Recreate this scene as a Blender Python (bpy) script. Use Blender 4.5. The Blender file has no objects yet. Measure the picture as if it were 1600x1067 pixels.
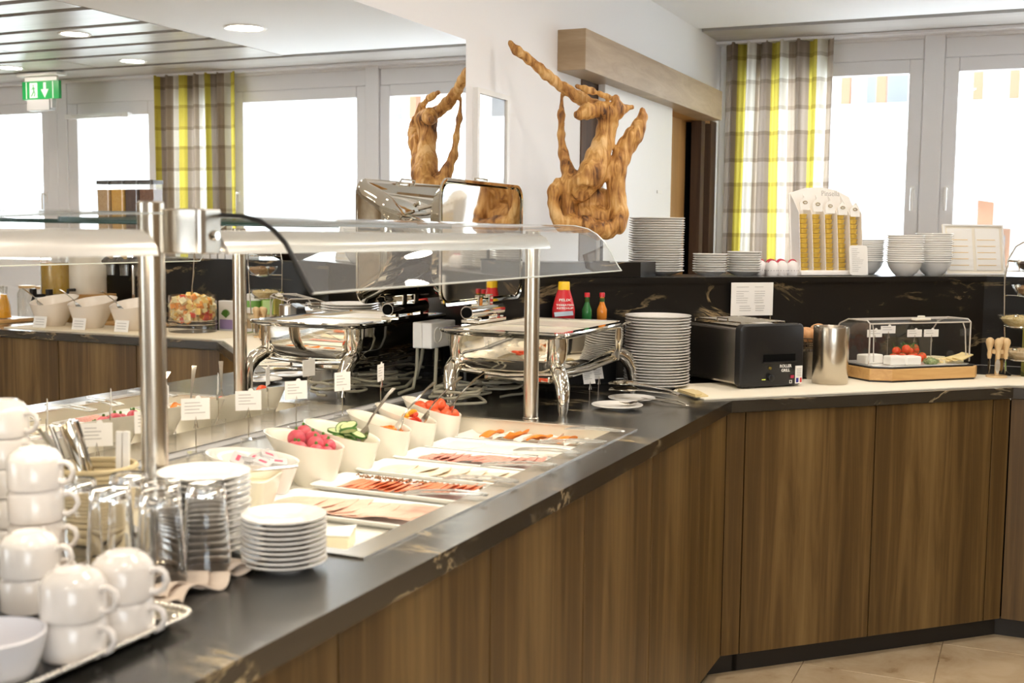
import bpy, bmesh, math, random
import numpy as np
from mathutils import Vector, Matrix, Euler, noise
random.seed(7)
PI = math.pi
sc = bpy.context.scene
col = sc.collection

# ---------------- camera, world, exposure ----------------
CAM_F = Vector((-0.40557, 0.90960, -0.09067)).normalized()
cd = bpy.data.cameras.new('camera'); cam = bpy.data.objects.new('camera', cd); col.objects.link(cam)
yaw, pit, rol, FPX = 0.4194124386616179, 0.09078132184629788, 0.010251997036186495, 1837.674
F0 = Vector((-math.sin(yaw), math.cos(yaw), 0)); R0 = Vector((math.cos(yaw), math.sin(yaw), 0)); Z = Vector((0, 0, 1))
Fv = F0*math.cos(pit) - Z*math.sin(pit); U0 = Z*math.cos(pit) + F0*math.sin(pit)
Rv = R0*math.cos(rol) + U0*math.sin(rol); Uv = U0*math.cos(rol) - R0*math.sin(rol)
cam.matrix_world = Matrix(((Rv.x, Uv.x, -Fv.x, 0), (Rv.y, Uv.y, -Fv.y, 0), (Rv.z, Uv.z, -Fv.z, 1.442), (0, 0, 0, 1)))
cd.sensor_width = 36; cd.lens = FPX/1600*36
cd.clip_start = 0.05; cd.clip_end = 200
cd.dof.use_dof = True; cd.dof.focus_distance = 4.0; cd.dof.aperture_fstop = 5.0
sc.camera = cam
sc.view_settings.view_transform = 'Standard'; sc.view_settings.look = 'None'
sc.view_settings.gamma = 1.0; sc.view_settings.use_curve_mapping = False
sc.view_settings.exposure = 0.45
sc.cycles.use_denoising = True
sc.cycles.max_bounces = 14; sc.cycles.transparent_max_bounces = 24; sc.cycles.transmission_bounces = 12
sc.cycles.glossy_bounces = 8; sc.cycles.diffuse_bounces = 5
sc.cycles.sample_clamp_indirect = 6.0; sc.cycles.caustics_reflective = True; sc.cycles.blur_glossy = .3; sc.cycles.caustics_refractive = False
W = bpy.data.worlds.new('sky'); sc.world = W; W.use_nodes = True
bg = W.node_tree.nodes['Background']; bg.inputs[0].default_value = (0.88, 0.95, 1.0, 1); bg.inputs[1].default_value = 7.2
LAMP = (1.0, 0.90, 0.78)
DOWN_E = 60.0      # ceiling downlights
BAR_E = 11.5       # lamp bars of the sneeze guard

# ---------------- mesh helpers ----------------
class MB:
    def __init__(s): s.v = []; s.f = []; s.m = []
    def add(s, vs, fs, mi=0, M=None):
        o = len(s.v)
        if M is not None: vs = [M @ Vector(p) for p in vs]
        s.v += [tuple(p) for p in vs]; s.f += [tuple(i+o for i in q) for q in fs]; s.m += [mi]*len(fs); return s
    def box(s, x0, x1, y0, y1, z0, z1, mi=0, M=None):
        return s.add([(x0,y0,z0),(x1,y0,z0),(x1,y1,z0),(x0,y1,z0),(x0,y0,z1),(x1,y0,z1),(x1,y1,z1),(x0,y1,z1)],
            [(0,3,2,1),(4,5,6,7),(0,1,5,4),(1,2,6,5),(2,3,7,6),(3,0,4,7)], mi, M)
    def prism(s, poly, z0, z1, mi=0, M=None):
        n = len(poly)
        a = sum(poly[i][0]*poly[(i+1)%n][1]-poly[(i+1)%n][0]*poly[i][1] for i in range(n))
        if a < 0: poly = poly[::-1]
        vs = [(p[0],p[1],z0) for p in poly]+[(p[0],p[1],z1) for p in poly]
        fs = [tuple(range(n-1,-1,-1)), tuple(range(n,2*n))]+[(i,(i+1)%n,n+(i+1)%n,n+i) for i in range(n)]
        return s.add(vs, fs, mi, M)
    def loft(s, rings, mi=0, M=None, cap0=True, cap1=True, closed=False):
        n = len(rings[0]); vs = [p for r in rings for p in r]; fs = []
        R = len(rings)
        for k in range(R if closed else R-1):
            a = k*n; b = ((k+1)%R)*n
            for i in range(n): fs.append((a+i, a+(i+1)%n, b+(i+1)%n, b+i))
        if not closed:
            if cap0: fs.append(tuple(range(n-1,-1,-1)))
            if cap1: fs.append(tuple((R-1)*n+i for i in range(n)))
        return s.add(vs, fs, mi, M)
    def lathe(s, prof, seg=24, c=(0,0,0), mi=0, M=None, sx=1, sy=1):
        rings = []
        for r, z in prof:
            r = max(r, 1e-4)
            rings.append([(c[0]+r*sx*math.cos(2*PI*i/seg), c[1]+r*sy*math.sin(2*PI*i/seg), c[2]+z) for i in range(seg)])
        a, b = prof[0][0] > 1e-4, prof[-1][0] > 1e-4
        if a and b: return s.loft(rings, mi, M, cap0=False, cap1=False, closed=len(prof) > 2)
        return s.loft(rings, mi, M, cap0=a, cap1=False)
    def tube(s, pts, r, seg=8, mi=0, M=None, closed=False):
        pts = [Vector(p) for p in pts]; n = len(pts); rings = []
        up = Vector((0,0,1)); prev = None
        for i in range(n):
            if closed: t = pts[(i+1)%n]-pts[i-1]
            else: t = pts[min(i+1,n-1)]-pts[max(i-1,0)]
            t.normalize()
            if prev is None:
                a = up.cross(t) if abs(t.dot(up)) < .95 else Vector((1,0,0)).cross(t)
            else: a = prev - t*prev.dot(t)
            a.normalize(); prev = a; b = t.cross(a)
            rr = r[i] if isinstance(r, (list,tuple)) else r
            rings.append([tuple(pts[i]+a*(rr*math.cos(2*PI*k/seg))+b*(rr*math.sin(2*PI*k/seg))) for k in range(seg)])
        return s.loft(rings, mi, M, closed=closed)
    def ball(s, c, r, seg=12, rg=8, mi=0, M=None):
        if not isinstance(r, (list,tuple)): r = (r,r,r)
        prof = [(math.sin(PI*k/rg), -math.cos(PI*k/rg)) for k in range(rg+1)]
        rings = [[(c[0]+r[0]*max(a,1e-3)*math.cos(2*PI*i/seg), c[1]+r[1]*max(a,1e-3)*math.sin(2*PI*i/seg), c[2]+r[2]*z) for i in range(seg)] for a, z in prof]
        return s.loft(rings, mi, M)
    def build(s, name, mats, parent=None, loc=(0,0,0), rot=(0,0,0), smooth=None, bevel=0, bseg=2, sub=0, solid=0):
        me = bpy.data.meshes.new(name); me.from_pydata([tuple(p) for p in s.v], [], s.f)
        if not isinstance(mats, (list,tuple)): mats = [mats]
        for m in mats: me.materials.append(m)
        if len(mats) > 1:
            for p, mi in zip(me.polygons, s.m): p.material_index = mi
        me.validate(); me.update()
        if smooth is not None:
            me.shade_smooth(); me.set_sharp_from_angle(angle=math.radians(smooth))
        o = bpy.data.objects.new(name, me); col.objects.link(o)
        o.location = loc; o.rotation_euler = rot
        if parent is not None: o.parent = parent
        if solid: q = o.modifiers.new('s','SOLIDIFY'); q.thickness = solid; q.offset = 0
        if sub: q = o.modifiers.new('u','SUBSURF'); q.levels = sub; q.render_levels = sub
        if bevel:
            q = o.modifiers.new('b','BEVEL'); q.width = bevel; q.segments = bseg; q.limit_method = 'ANGLE'
        return o
def tag(o, label=None, cat=None, group=None, kind=None):
    if label: o['label'] = label
    if cat: o['category'] = cat
    if group: o['group'] = group
    if kind: o['kind'] = kind
    return o
def thing(name, label, cat, loc=(0,0,0), rz=0, group=None, kind=None):
    o = bpy.data.objects.new(name, None); col.objects.link(o); o.location = loc; o.rotation_euler = (0,0,rz)
    o.empty_display_size = .05
    return tag(o, label, cat, group, kind)
def dup(r0, loc, rz=None, label=None, group=None, rot=None):
    r = r0.copy(); col.objects.link(r); r.location = loc
    if rot is not None: r.rotation_euler = rot
    elif rz is not None: r.rotation_euler = (0,0,rz)
    if label: r['label'] = label
    if group: r['group'] = group
    for ch in list(r0.children):
        c = ch.copy(); col.objects.link(c); c.parent = r
        for g in ch.children:
            d = g.copy(); col.objects.link(d); d.parent = c
    return r
ORD = ['topmost','second','third','fourth','fifth','sixth','seventh','eighth','ninth','tenth','eleventh','twelfth','thirteenth','fourteenth','fifteenth','sixteenth','seventeenth','eighteenth','nineteenth','twentieth','twenty-first','twenty-second','twenty-third','twenty-fourth','twenty-fifth','twenty-sixth','twenty-seventh']
def nth(i, n):
    if i == 0: return 'topmost'
    if i == n-1: return 'lowest'
    return ORD[i]+' from the top'
def rrect(w, h, r, n=5):
    pts = []
    for cx, cy, a0 in ((w/2-r,h/2-r,0),(-w/2+r,h/2-r,90),(-w/2+r,-h/2+r,180),(w/2-r,-h/2+r,270)):
        for k in range(n+1):
            a = math.radians(a0+90*k/n); pts.append((cx+r*math.cos(a), cy+r*math.sin(a)))
    return pts
def T(x=0,y=0,z=0): return Matrix.Translation((x,y,z))
def Rz(a): return Matrix.Rotation(a,4,'Z')
def Rx(a): return Matrix.Rotation(a,4,'X')
def Ry(a): return Matrix.Rotation(a,4,'Y')

# ---------------- materials ----------------
def pm(name, c, rough=.5, metal=0, spec=.5, trans=0, ior=1.45, coat=0, emis=None, es=0, bump=None, var=None, alpha=1, sss=0, sheen=0):
    m = bpy.data.materials.new(name); m.use_nodes = True; nt = m.node_tree; b = nt.nodes['Principled BSDF']
    b.inputs['Base Color'].default_value = (*c,1); b.inputs['Roughness'].default_value = rough; b.inputs['Metallic'].default_value = metal
    b.inputs['Specular IOR Level'].default_value = spec; b.inputs['Transmission Weight'].default_value = trans; b.inputs['IOR'].default_value = ior
    b.inputs['Coat Weight'].default_value = coat; b.inputs['Alpha'].default_value = alpha
    if sss: b.inputs['Subsurface Weight'].default_value = sss; b.inputs['Subsurface Radius'].default_value = (.02,.01,.005)
    if emis: b.inputs['Emission Color'].default_value = (*emis,1); b.inputs['Emission Strength'].default_value = es
    if var or bump:
        tc = nt.nodes.new('ShaderNodeTexCoord'); mp = nt.nodes.new('ShaderNodeMapping'); nz = nt.nodes.new('ShaderNodeTexNoise')
        nt.links.new(tc.outputs['Object'], mp.inputs[0]); nt.links.new(mp.outputs[0], nz.inputs[0])
        s = (var or bump)[0]; mp.inputs['Scale'].default_value = s if isinstance(s, tuple) else (s,s,s)
        nz.inputs['Scale'].default_value = 1; nz.inputs['Detail'].default_value = 5; nz.inputs['Roughness'].default_value = .6
        if var:
            cr = nt.nodes.new('ShaderNodeValToRGB'); nt.links.new(nz.outputs[0], cr.inputs[0])
            cr.color_ramp.elements[0].position = .3; cr.color_ramp.elements[1].position = .7
            cr.color_ramp.elements[0].color = (*c,1); cr.color_ramp.elements[1].color = (*var[1],1)
            nt.links.new(cr.outputs[0], b.inputs['Base Color'])
        if bump:
            bp = nt.nodes.new('ShaderNodeBump'); bp.inputs['Strength'].default_value = bump[1]; bp.inputs['Distance'].default_value = bump[2] if len(bump) > 2 else .002
            nt.links.new(nz.outputs[0], bp.inputs['Height']); nt.links.new(bp.outputs[0], b.inputs['Normal'])
    return m
def wood(name, stops, scale=(30,30,1.2), rough=.45, dist=1.5, bands=None):
    m = bpy.data.materials.new(name); m.use_nodes = True; nt = m.node_tree; b = nt.nodes['Principled BSDF']; L = nt.links.new
    tc = nt.nodes.new('ShaderNodeTexCoord'); mp = nt.nodes.new('ShaderNodeMapping'); L(tc.outputs['Object'], mp.inputs[0]); mp.inputs['Scale'].default_value = scale
    n1 = nt.nodes.new('ShaderNodeTexNoise'); n1.inputs['Scale'].default_value = 1; n1.inputs['Detail'].default_value = 8; n1.inputs['Roughness'].default_value = .62; n1.inputs['Distortion'].default_value = dist
    L(mp.outputs[0], n1.inputs[0])
    mp2 = nt.nodes.new('ShaderNodeMapping'); L(tc.outputs['Object'], mp2.inputs[0]); mp2.inputs['Scale'].default_value = tuple(q*.28 for q in scale)
    n2 = nt.nodes.new('ShaderNodeTexNoise'); n2.inputs['Scale'].default_value = 1; n2.inputs['Detail'].default_value = 3; L(mp2.outputs[0], n2.inputs[0])
    mx = nt.nodes.new('ShaderNodeMath'); mx.operation = 'MULTIPLY_ADD'; L(n2.outputs[0], mx.inputs[0]); mx.inputs[1].default_value = .55
    ml = nt.nodes.new('ShaderNodeMath'); ml.operation = 'MULTIPLY'; L(n1.outputs[0], ml.inputs[0]); ml.inputs[1].default_value = .45; L(ml.outputs[0], mx.inputs[2])
    cr = nt.nodes.new('ShaderNodeValToRGB'); L(mx.outputs[0], cr.inputs[0]); el = cr.color_ramp.elements
    el[0].position, el[0].color = stops[0][0], (*stops[0][1],1); el[1].position, el[1].color = stops[-1][0], (*stops[-1][1],1)
    for p, c in stops[1:-1]: e = el.new(p); e.color = (*c,1)
    L(cr.outputs[0], b.inputs['Base Color']); b.inputs['Roughness'].default_value = rough
    bp = nt.nodes.new('ShaderNodeBump'); bp.inputs['Strength'].default_value = .15; bp.inputs['Distance'].default_value = .001; L(mx.outputs[0], bp.inputs['Height']); L(bp.outputs[0], b.inputs['Normal'])
    return m
def marble(name, base, vein, rough, spec, coat):
    m = bpy.data.materials.new(name); m.use_nodes = True; nt = m.node_tree; b = nt.nodes['Principled BSDF']; L = nt.links.new
    tc = nt.nodes.new('ShaderNodeTexCoord'); mp = nt.nodes.new('ShaderNodeMapping'); L(tc.outputs['Object'], mp.inputs[0]); mp.inputs['Rotation'].default_value = (0.06,.05,.75); mp.inputs['Scale'].default_value = (.9,2.2,5.0)
    n = nt.nodes.new('ShaderNodeTexNoise'); n.inputs['Scale'].default_value = 1.0; n.inputs['Detail'].default_value = 7; n.inputs['Roughness'].default_value = .62; n.inputs['Distortion'].default_value = .9; L(mp.outputs[0], n.inputs[0])
    s = nt.nodes.new('ShaderNodeMath'); s.operation = 'SUBTRACT'; L(n.outputs[0], s.inputs[0]); s.inputs[1].default_value = .5
    a = nt.nodes.new('ShaderNodeMath'); a.operation = 'ABSOLUTE'; L(s.outputs[0], a.inputs[0])
    cr = nt.nodes.new('ShaderNodeValToRGB'); L(a.outputs[0], cr.inputs[0]); e = cr.color_ramp.elements
    e[0].position = 0; e[0].color = (1,1,1,1); e[1].position = .020; e[1].color = (0,0,0,1)
    n2 = nt.nodes.new('ShaderNodeTexNoise'); n2.inputs['Scale'].default_value = 5.0; n2.inputs['Detail'].default_value = 4; L(tc.outputs['Object'], n2.inputs[0])
    c2 = nt.nodes.new('ShaderNodeValToRGB'); L(n2.outputs[0], c2.inputs[0]); c2.color_ramp.elements[0].position = .47; c2.color_ramp.elements[1].position = .64
    mu = nt.nodes.new('ShaderNodeMath'); mu.operation = 'MULTIPLY'; L(cr.outputs[0], mu.inputs[0]); L(c2.outputs[0], mu.inputs[1])
    mx = nt.nodes.new('ShaderNodeMix'); mx.data_type = 'RGBA'; L(mu.outputs[0], mx.inputs[0]); mx.inputs[6].default_value = (*base,1); mx.inputs[7].default_value = (*vein,1)
    L(mx.outputs[2], b.inputs['Base Color']); b.inputs['Roughness'].default_value = rough; b.inputs['Specular IOR Level'].default_value = spec; b.inputs['Coat Weight'].default_value = coat; b.inputs['Coat Roughness'].default_value = .20; b.inputs['Coat IOR'].default_value = 1.6
    return m
def pane(name, tint=(1,1,1), refl=.08, rough=0.0, diff=0):
    m = bpy.data.materials.new(name); m.use_nodes = True; nt = m.node_tree; nt.nodes.clear(); L = nt.links.new
    out = nt.nodes.new('ShaderNodeOutputMaterial'); t = nt.nodes.new('ShaderNodeBsdfTransparent'); t.inputs[0].default_value = (*tint,1)
    g = nt.nodes.new('ShaderNodeBsdfGlossy'); g.inputs['Roughness'].default_value = rough
    lw = nt.nodes.new('ShaderNodeLayerWeight'); lw.inputs[0].default_value = .5
    fr = nt.nodes.new('ShaderNodeMath'); fr.operation = 'POWER'; L(lw.outputs['Facing'], fr.inputs[0]); fr.inputs[1].default_value = 5
    mx = nt.nodes.new('ShaderNodeMixShader'); ml = nt.nodes.new('ShaderNodeMath'); ml.operation = 'MULTIPLY_ADD'; L(fr.outputs[0], ml.inputs[0]); ml.inputs[1].default_value = 1-refl; ml.inputs[2].default_value = refl; ml.use_clamp = True
    L(ml.outputs[0], mx.inputs[0]); L(t.outputs[0], mx.inputs[1]); L(g.outputs[0], mx.inputs[2])
    last = mx.outputs[0]
    if diff:
        d = nt.nodes.new('ShaderNodeBsdfDiffuse'); d.inputs[0].default_value = (.9,.9,.9,1); m2 = nt.nodes.new('ShaderNodeMixShader'); m2.inputs[0].default_value = diff; L(last, m2.inputs[1]); L(d.outputs[0], m2.inputs[2]); last = m2.outputs[0]
    L(last, out.inputs[0]); return m
def emit(name, c, e):
    m = bpy.data.materials.new(name); m.use_nodes = True; nt = m.node_tree; nt.nodes.clear()
    out = nt.nodes.new('ShaderNodeOutputMaterial'); q = nt.nodes.new('ShaderNodeEmission'); q.inputs[0].default_value = (*c,1); q.inputs[1].default_value = e
    nt.links.new(q.outputs[0], out.inputs[0]); return m

m_wall = pm('white_wall_paint', (.86,.86,.88), .7, bump=(60,.05,.001))
m_ceil = pm('white_ceiling_paint', (.90,.91,.93), .8)
m_wood = wood('oak_front', [(.38,(.052,.026,.006)),(.47,(.098,.053,.014)),(.55,(.148,.086,.026)),(.66,(.21,.130,.044))], (22,22,.9), .42)
m_woodd = wood('pelmet_oak', [(.35,(.27,.18,.095)),(.5,(.38,.27,.16)),(.65,(.50,.38,.25))], (2.5,2,14), .4)
m_woodlit = wood('lit_door_oak', [(.35,(.36,.19,.055)),(.5,(.48,.26,.085)),(.65,(.56,.33,.12))], (22,22,.9), .45)  # brightened: light of the room behind is put into this colour
m_dark = wood('dark_jamb', [(.35,(.05,.026,.014)),(.65,(.12,.065,.035))], (22,22,.9), .75)
m_plank = wood('ceiling_plank_oak', [(.35,(.40,.37,.34)),(.5,(.52,.49,.46)),(.65,(.6,.57,.54))], (1,16,16), .3)
m_board = wood('beech_board', [(.35,(.50,.27,.09)),(.5,(.62,.37,.14)),(.65,(.72,.46,.19))], (3,30,30), .35)
m_pale = wood('pale_beech', [(.35,(.62,.42,.2)),(.65,(.78,.58,.33))], (20,20,6), .4)
m_stone = marble('black_marble', (.013,.012,.010), (.42,.33,.19), .26, 1.0, .45)
m_stone_shaded = marble('black_marble_shaded', (.008,.007,.006), (.40,.29,.15), .28, .4, 0)  # darker copy of the worktop marble, shade of upright faces in its colour
m_black = pm('black_plastic', (.012,.012,.013), .35)
m_blackm = pm('matt_black', (.004,.004,.004), .9, spec=.1)
m_plinth = pm('plinth_black', (.018,.015,.012), .5)
m_porc = pm('white_porcelain', (.86,.84,.80), .12, coat=.3)
m_cream = pm('cream_porcelain', (.84,.80,.69), .18)
m_white = pm('white_plastic', (.82,.81,.79), .35)
m_frame = pm('window_frame_white', (.76,.75,.76), .35)
m_paper = pm('paper', (.86,.84,.80), .7)
m_ink = pm('ink', (.08,.08,.08), .7)
m_inkg = pm('grey_ink', (.42,.40,.38), .7)
m_steel = pm('brushed_steel', (.60,.56,.50), .27, 1, bump=((3,3,300),.04,.0005))
m_steelp = pm('post_steel', (.62,.56,.47), .24, 1)
m_chrome = pm('polished_chrome', (.80,.77,.70), .045, 1)
m_cutl = pm('cutlery_steel', (.66,.62,.55), .12, 1)
m_mirror = pm('mirror_silver', (.93,.93,.92), 0.0, 1)
m_pane = pane('window_glass', (1,1,1), .05)
m_guard = pane('guard_glass', (.92,.94,.93), .09, 0, .09)
m_edge = pm('glass_edge_green', (.03,.07,.06), .1)
m_acryl = pane('clear_acrylic', (.97,.97,.96), .08, 0, .02)
m_glass = pm('drinking_glass', (1,1,1), 0.0, 0, trans=1, ior=1.45)
m_lampb = emit('warm_tube', (1,.86,.66), BAR_E)
m_down = emit('downlight_glow', LAMP, DOWN_E)
m_cord = pm('grey_beige_cable', (.34,.32,.25), .5)
m_bcord = pm('black_cable', (.01,.01,.01), .4)
m_gold = pm('gold_tub', (.80,.56,.10), .28, .35)
m_cloth = pm('beige_napkin', (.62,.52,.43), .9)
m_runner = pm('cream_runner', (.84,.78,.64), .85)
m_rope = pm('straw_weave', (.66,.55,.33), .8, bump=((60,60,160),.5,.003))
m_red = pm('ketchup_red', (.62,.02,.03), .3, coat=.3)
m_yel = pm('cap_yellow', (.85,.55,.02), .35)
m_green = pm('sign_green', (.01,.26,.06), .4, emis=(.01,.3,.07), es=.05)
m_signw = pm('sign_white', (.8,.9,.82), .4, emis=(.8,1,.85), es=.1)
# ---------------- the room ----------------
XW = -1.8; YB = 7.12; XR = 6.5; YF = -4.0; ZC = 2.60
# left wall with the sliding-door niche
wl = MB(); wl.box(-2.1,-1.806,YF,4.75,0,3.0); wl.box(-2.1,-1.806,6.98,YB+.3,0,3.0); wl.box(-2.1,-1.806,4.75,6.98,2.12,3.0); wl.box(-2.30,-2.1,4.6,7.2,0,3.0)
tag(wl.build('wall_left', m_wall), 'smooth white wall carrying mirror, door pelmet and driftwood side', kind='structure')
ni = thing('door_1', 'sliding door in left wall with white panel and oak reveal', None, (0,0,0), kind='structure')
MB().box(-1.92,-1.885,4.8,6.65,0,2.10).build('back_panel', m_woodlit, ni)
MB().box(-1.85,-1.79,6.64,6.72,0,2.12).box(-2.02,-1.79,6.86,6.98,0,2.12).build('jamb', m_dark, ni, bevel=.004)
MB().box(-2.02,-1.85,6.72,6.86,0,2.12).build('jamb_recess', m_blackm, ni)
MB().box(-1.9,-1.80,4.74,4.95,0,2.14).build('jamb', m_dark, ni)
MB().box(-1.797,-1.765,4.93,5.97,0.01,2.13).build('door_panel', m_white, ni, bevel=.003)
MB().box(-1.764,-1.760,5.72,5.80,1.655,1.67).build('door_sticker', m_paper, ni)
MB().box(-2.09,-1.8,4.8,6.98,2.10,2.12).build('reveal_soffit', m_woodlit, ni)
tag(MB().box(-1.806,-1.685,4.47,6.68,2.10,2.262).build('door_pelmet', m_woodd, bevel=.002), 'long oak pelmet box above the sliding door', 'pelmet')
# back wall with windows
XM = [-1.805,-.585,.635,1.86]
wb = MB(); wb.box(-2.1,XR,YB,YB+.25,0,1.08); wb.box(-2.1,XR,YB,YB+.25,2.58,3.0); wb.box(4.95,XR,YB,YB+.25,1.08,2.58)
wb = MB(); wb.box(-2.1,2.42,YB,YB+.25,0,1.08); wb.box(-2.1,XR,YB,YB+.25,2.585,3.0); wb.box(4.9,XR,YB,YB+.25,0,2.585); wb.box(3.48,4.9,YB,YB+.25,0,1.2); wb.box(-2.1,-1.83,YB,YB+.25,1.08,2.585)
tag(wb.build('wall_back', m_wall), 'white window wall behind the buffet', kind='structure')
def sash(par, x0, x1, z0, z1, hx=None, y=YB-.015, fw=.078):
    f = MB(); y1 = y+.06
    f.box(x0,x0+fw,y,y1,z0,z1); f.box(x1-fw,x1,y,y1,z0,z1); f.box(x0+fw,x1-fw,y,y1,z1-fw,z1); f.box(x0+fw,x1-fw,y,y1,z0,z0+fw)
    s = f.build('sash', m_frame, par, bevel=.006)
    MB().box(x0+fw-.005,x1-fw+.005,y+.025,y+.037,z0+fw-.005,z1-fw+.005).build('pane', m_pane, par)
    if hx is not None:
        h = MB(); h.box(hx-.013,hx+.013,y-.012,y,1.66,1.74); h.tube([(hx,y-.01,1.72),(hx,y-.045,1.725),(hx,y-.05,1.70),(hx,y-.05,1.60)], .009, 8)
        h.build('handle', m_white, par, smooth=40)
k = 1
for i, (a, b) in enumerate(zip(XM, XM[1:]+[2.42])):
    w = thing('window_%d' % k, None, None, kind='structure'); k += 1
    fr = MB(); e = .055
    fr.box(a if i == 0 else a-e, a+e,YB-.03,YB+.1,1.08,2.585); fr.box(a+e,b-e,YB-.01,YB+.1,2.452,2.585); fr.box(a+e,b-e,YB-.03,YB-.01,2.56,2.585); fr.box(a+e,b-e,YB-.02,YB+.1,1.08,1.14)
    if i == 3: fr.box(b-e,b,YB-.03,YB+.1,1.08,2.585)
    fr.build('frame', m_frame, w, bevel=.006)
    if i < 3: sash(w, a+e, b-e, 1.14, 2.452, b-e-.035 if i in (0,2) else a+e+.035)
    else: sash(w, a+e, b-e, 1.14, 2.452)
d2 = thing('door_2', None, None, kind='structure')
f = MB(); f.box(2.42,2.50,YB-.03,YB+.1,0,2.585); f.box(3.40,3.50,YB-.03,YB+.1,0,2.585); f.box(2.5,3.4,YB-.02,YB+.1,2.42,2.585); f.build('frame', m_frame, d2, bevel=.006)
sash(d2, 2.50, 3.40, 0.02, 2.42, None, YB-.02, .10)
MB().box(2.6,3.3,YB-.025,YB+.04,.9,1.0).build('mid_rail', m_frame, d2)
MB().box(2.75,3.38,YB-.07,YB-.02,2.30,2.335).tube([(2.8,YB-.07,2.31),(3.1,YB-.13,2.30),(3.32,YB-.06,2.33)], .009, 6).build('door_closer', m_white, d2, smooth=40)
w = thing('window_%d' % k, None, None, kind='structure'); k += 1
f = MB(); f.box(3.5,3.6,YB-.03,YB+.1,1.2,2.585); f.box(4.8,4.9,YB-.03,YB+.1,1.2,2.585); f.box(3.6,4.8,YB-.02,YB+.1,2.44,2.585); f.build('frame', m_frame, w, bevel=.006)
sash(w, 3.6, 4.8, 1.22, 2.44, 3.64)
# right and front walls; the front one with added, unseen windows
wr = MB()
wins = []
wr.box(XR,XR+.2,YF,YB,0,.9); wr.box(XR,XR+.2,YF,YB,2.4,3.0)
ys = [YF]+[q for a in wins for q in a]+[YB]
for i in range(0,len(ys),2): wr.box(XR,XR+.2,ys[i],ys[i+1],.9,2.4)
tag(wr.build('wall_right', m_woodd), kind='structure')
for a, b in wins:
    w = thing('window_%d' % k, None, None, kind='structure'); k += 1
    f = MB(); e = .07
    for (y0,y1,z0,z1) in ((a,a+e,.9,2.4),(b-e,b,.9,2.4),(a+e,b-e,.9,.9+e),(a+e,b-e,2.4-e,2.4),((a+b)/2-e/2,(a+b)/2+e/2,.9+e,2.4-e)): f.box(XR+.04,XR+.12,y0,y1,z0,z1)
    f.build('frame', m_frame, w); MB().box(XR+.07,XR+.08,a,b,.9,2.4).build('pane', m_pane, w)
wf = MB(); wf.box(-2.1,1.6,YF-.2,YF,0,3.0).box(5.8,XR+.2,YF-.2,YF,0,3.0).box(1.6,5.8,YF-.2,YF,0,.9).box(1.6,5.8,YF-.2,YF,2.4,3.0)
tag(wf.build('wall_front', m_wall), kind='structure')
for a, b in ((1.6,3.7),(3.7,5.8)):  # unseen windows added to bring in daylight
    w = thing('window_%d' % k, None, None, kind='structure'); k += 1
    f = MB(); e = .07
    for (y0,y1,z0,z1) in ((a,a+e,.9,2.4),(b-e,b,.9,2.4),(a+e,b-e,.9,.9+e),(a+e,b-e,2.4-e,2.4)): f.box(y0,y1,YF-.12,YF-.04,z0,z1)
    f.build('frame', m_frame, w); MB().box(a,b,YF-.08,YF-.07,.9,2.4).build('pane', m_pane, w)
# floor
def floormat(tile):
    m = bpy.data.materials.new('beige_marble_floor'+('_far' if tile else '')); m.use_nodes = True; nt = m.node_tree; b = nt.nodes['Principled BSDF']; L = nt.links.new
    tc = nt.nodes.new('ShaderNodeTexCoord'); n = nt.nodes.new('ShaderNodeTexNoise'); n.inputs['Scale'].default_value = 5; n.inputs['Detail'].default_value = 7; n.inputs['Roughness'].default_value = .65; n.inputs['Distortion'].default_value = .6
    L(tc.outputs['Object'], n.inputs[0]); cr = nt.nodes.new('ShaderNodeValToRGB'); L(n.outputs[0], cr.inputs[0]); e = cr.color_ramp.elements
    e[0].position = .30; e[0].color = (.30,.18,.08,1); e[1].position = .62; e[1].color = (.66,.52,.34,1); q = e.new(.40); q.color = (.55,.41,.25,1)
    src = cr.outputs[0]
    if tile:
        bk = nt.nodes.new('ShaderNodeTexBrick'); bk.offset = 0; L(tc.outputs['Object'], bk.inputs[0]); bk.inputs['Scale'].default_value = 1; bk.inputs['Brick Width'].default_value = .42; bk.inputs['Row Height'].default_value = .42; bk.inputs['Mortar Size'].default_value = .003
        bk.inputs['Mortar'].default_value = (.1,.07,.04,1); L(src, bk.inputs['Color1']); L(src, bk.inputs['Color2']); src = bk.outputs[0]
    L(src, b.inputs['Base Color']); b.inputs['Roughness'].default_value = .22; return m
fl = tag(MB().box(-2.1,XR+.2,YF-.2,YB+.2,-.1,-.008).build('floor', floormat(True)), 'beige marble tiled floor', kind='structure')
tm = floormat(False)
for i in range(7):
    for j in range(7):
        x0 = -1.93+.42*(i+1); y0 = 1.43+.42*(j+1)
        if y0 > 4.75: continue
        MB().box(x0+.0015,x0+.4185,y0+.0015,y0+.4185,-.008,0).build('tile', tm, fl, bevel=.001, bseg=1)
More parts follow.
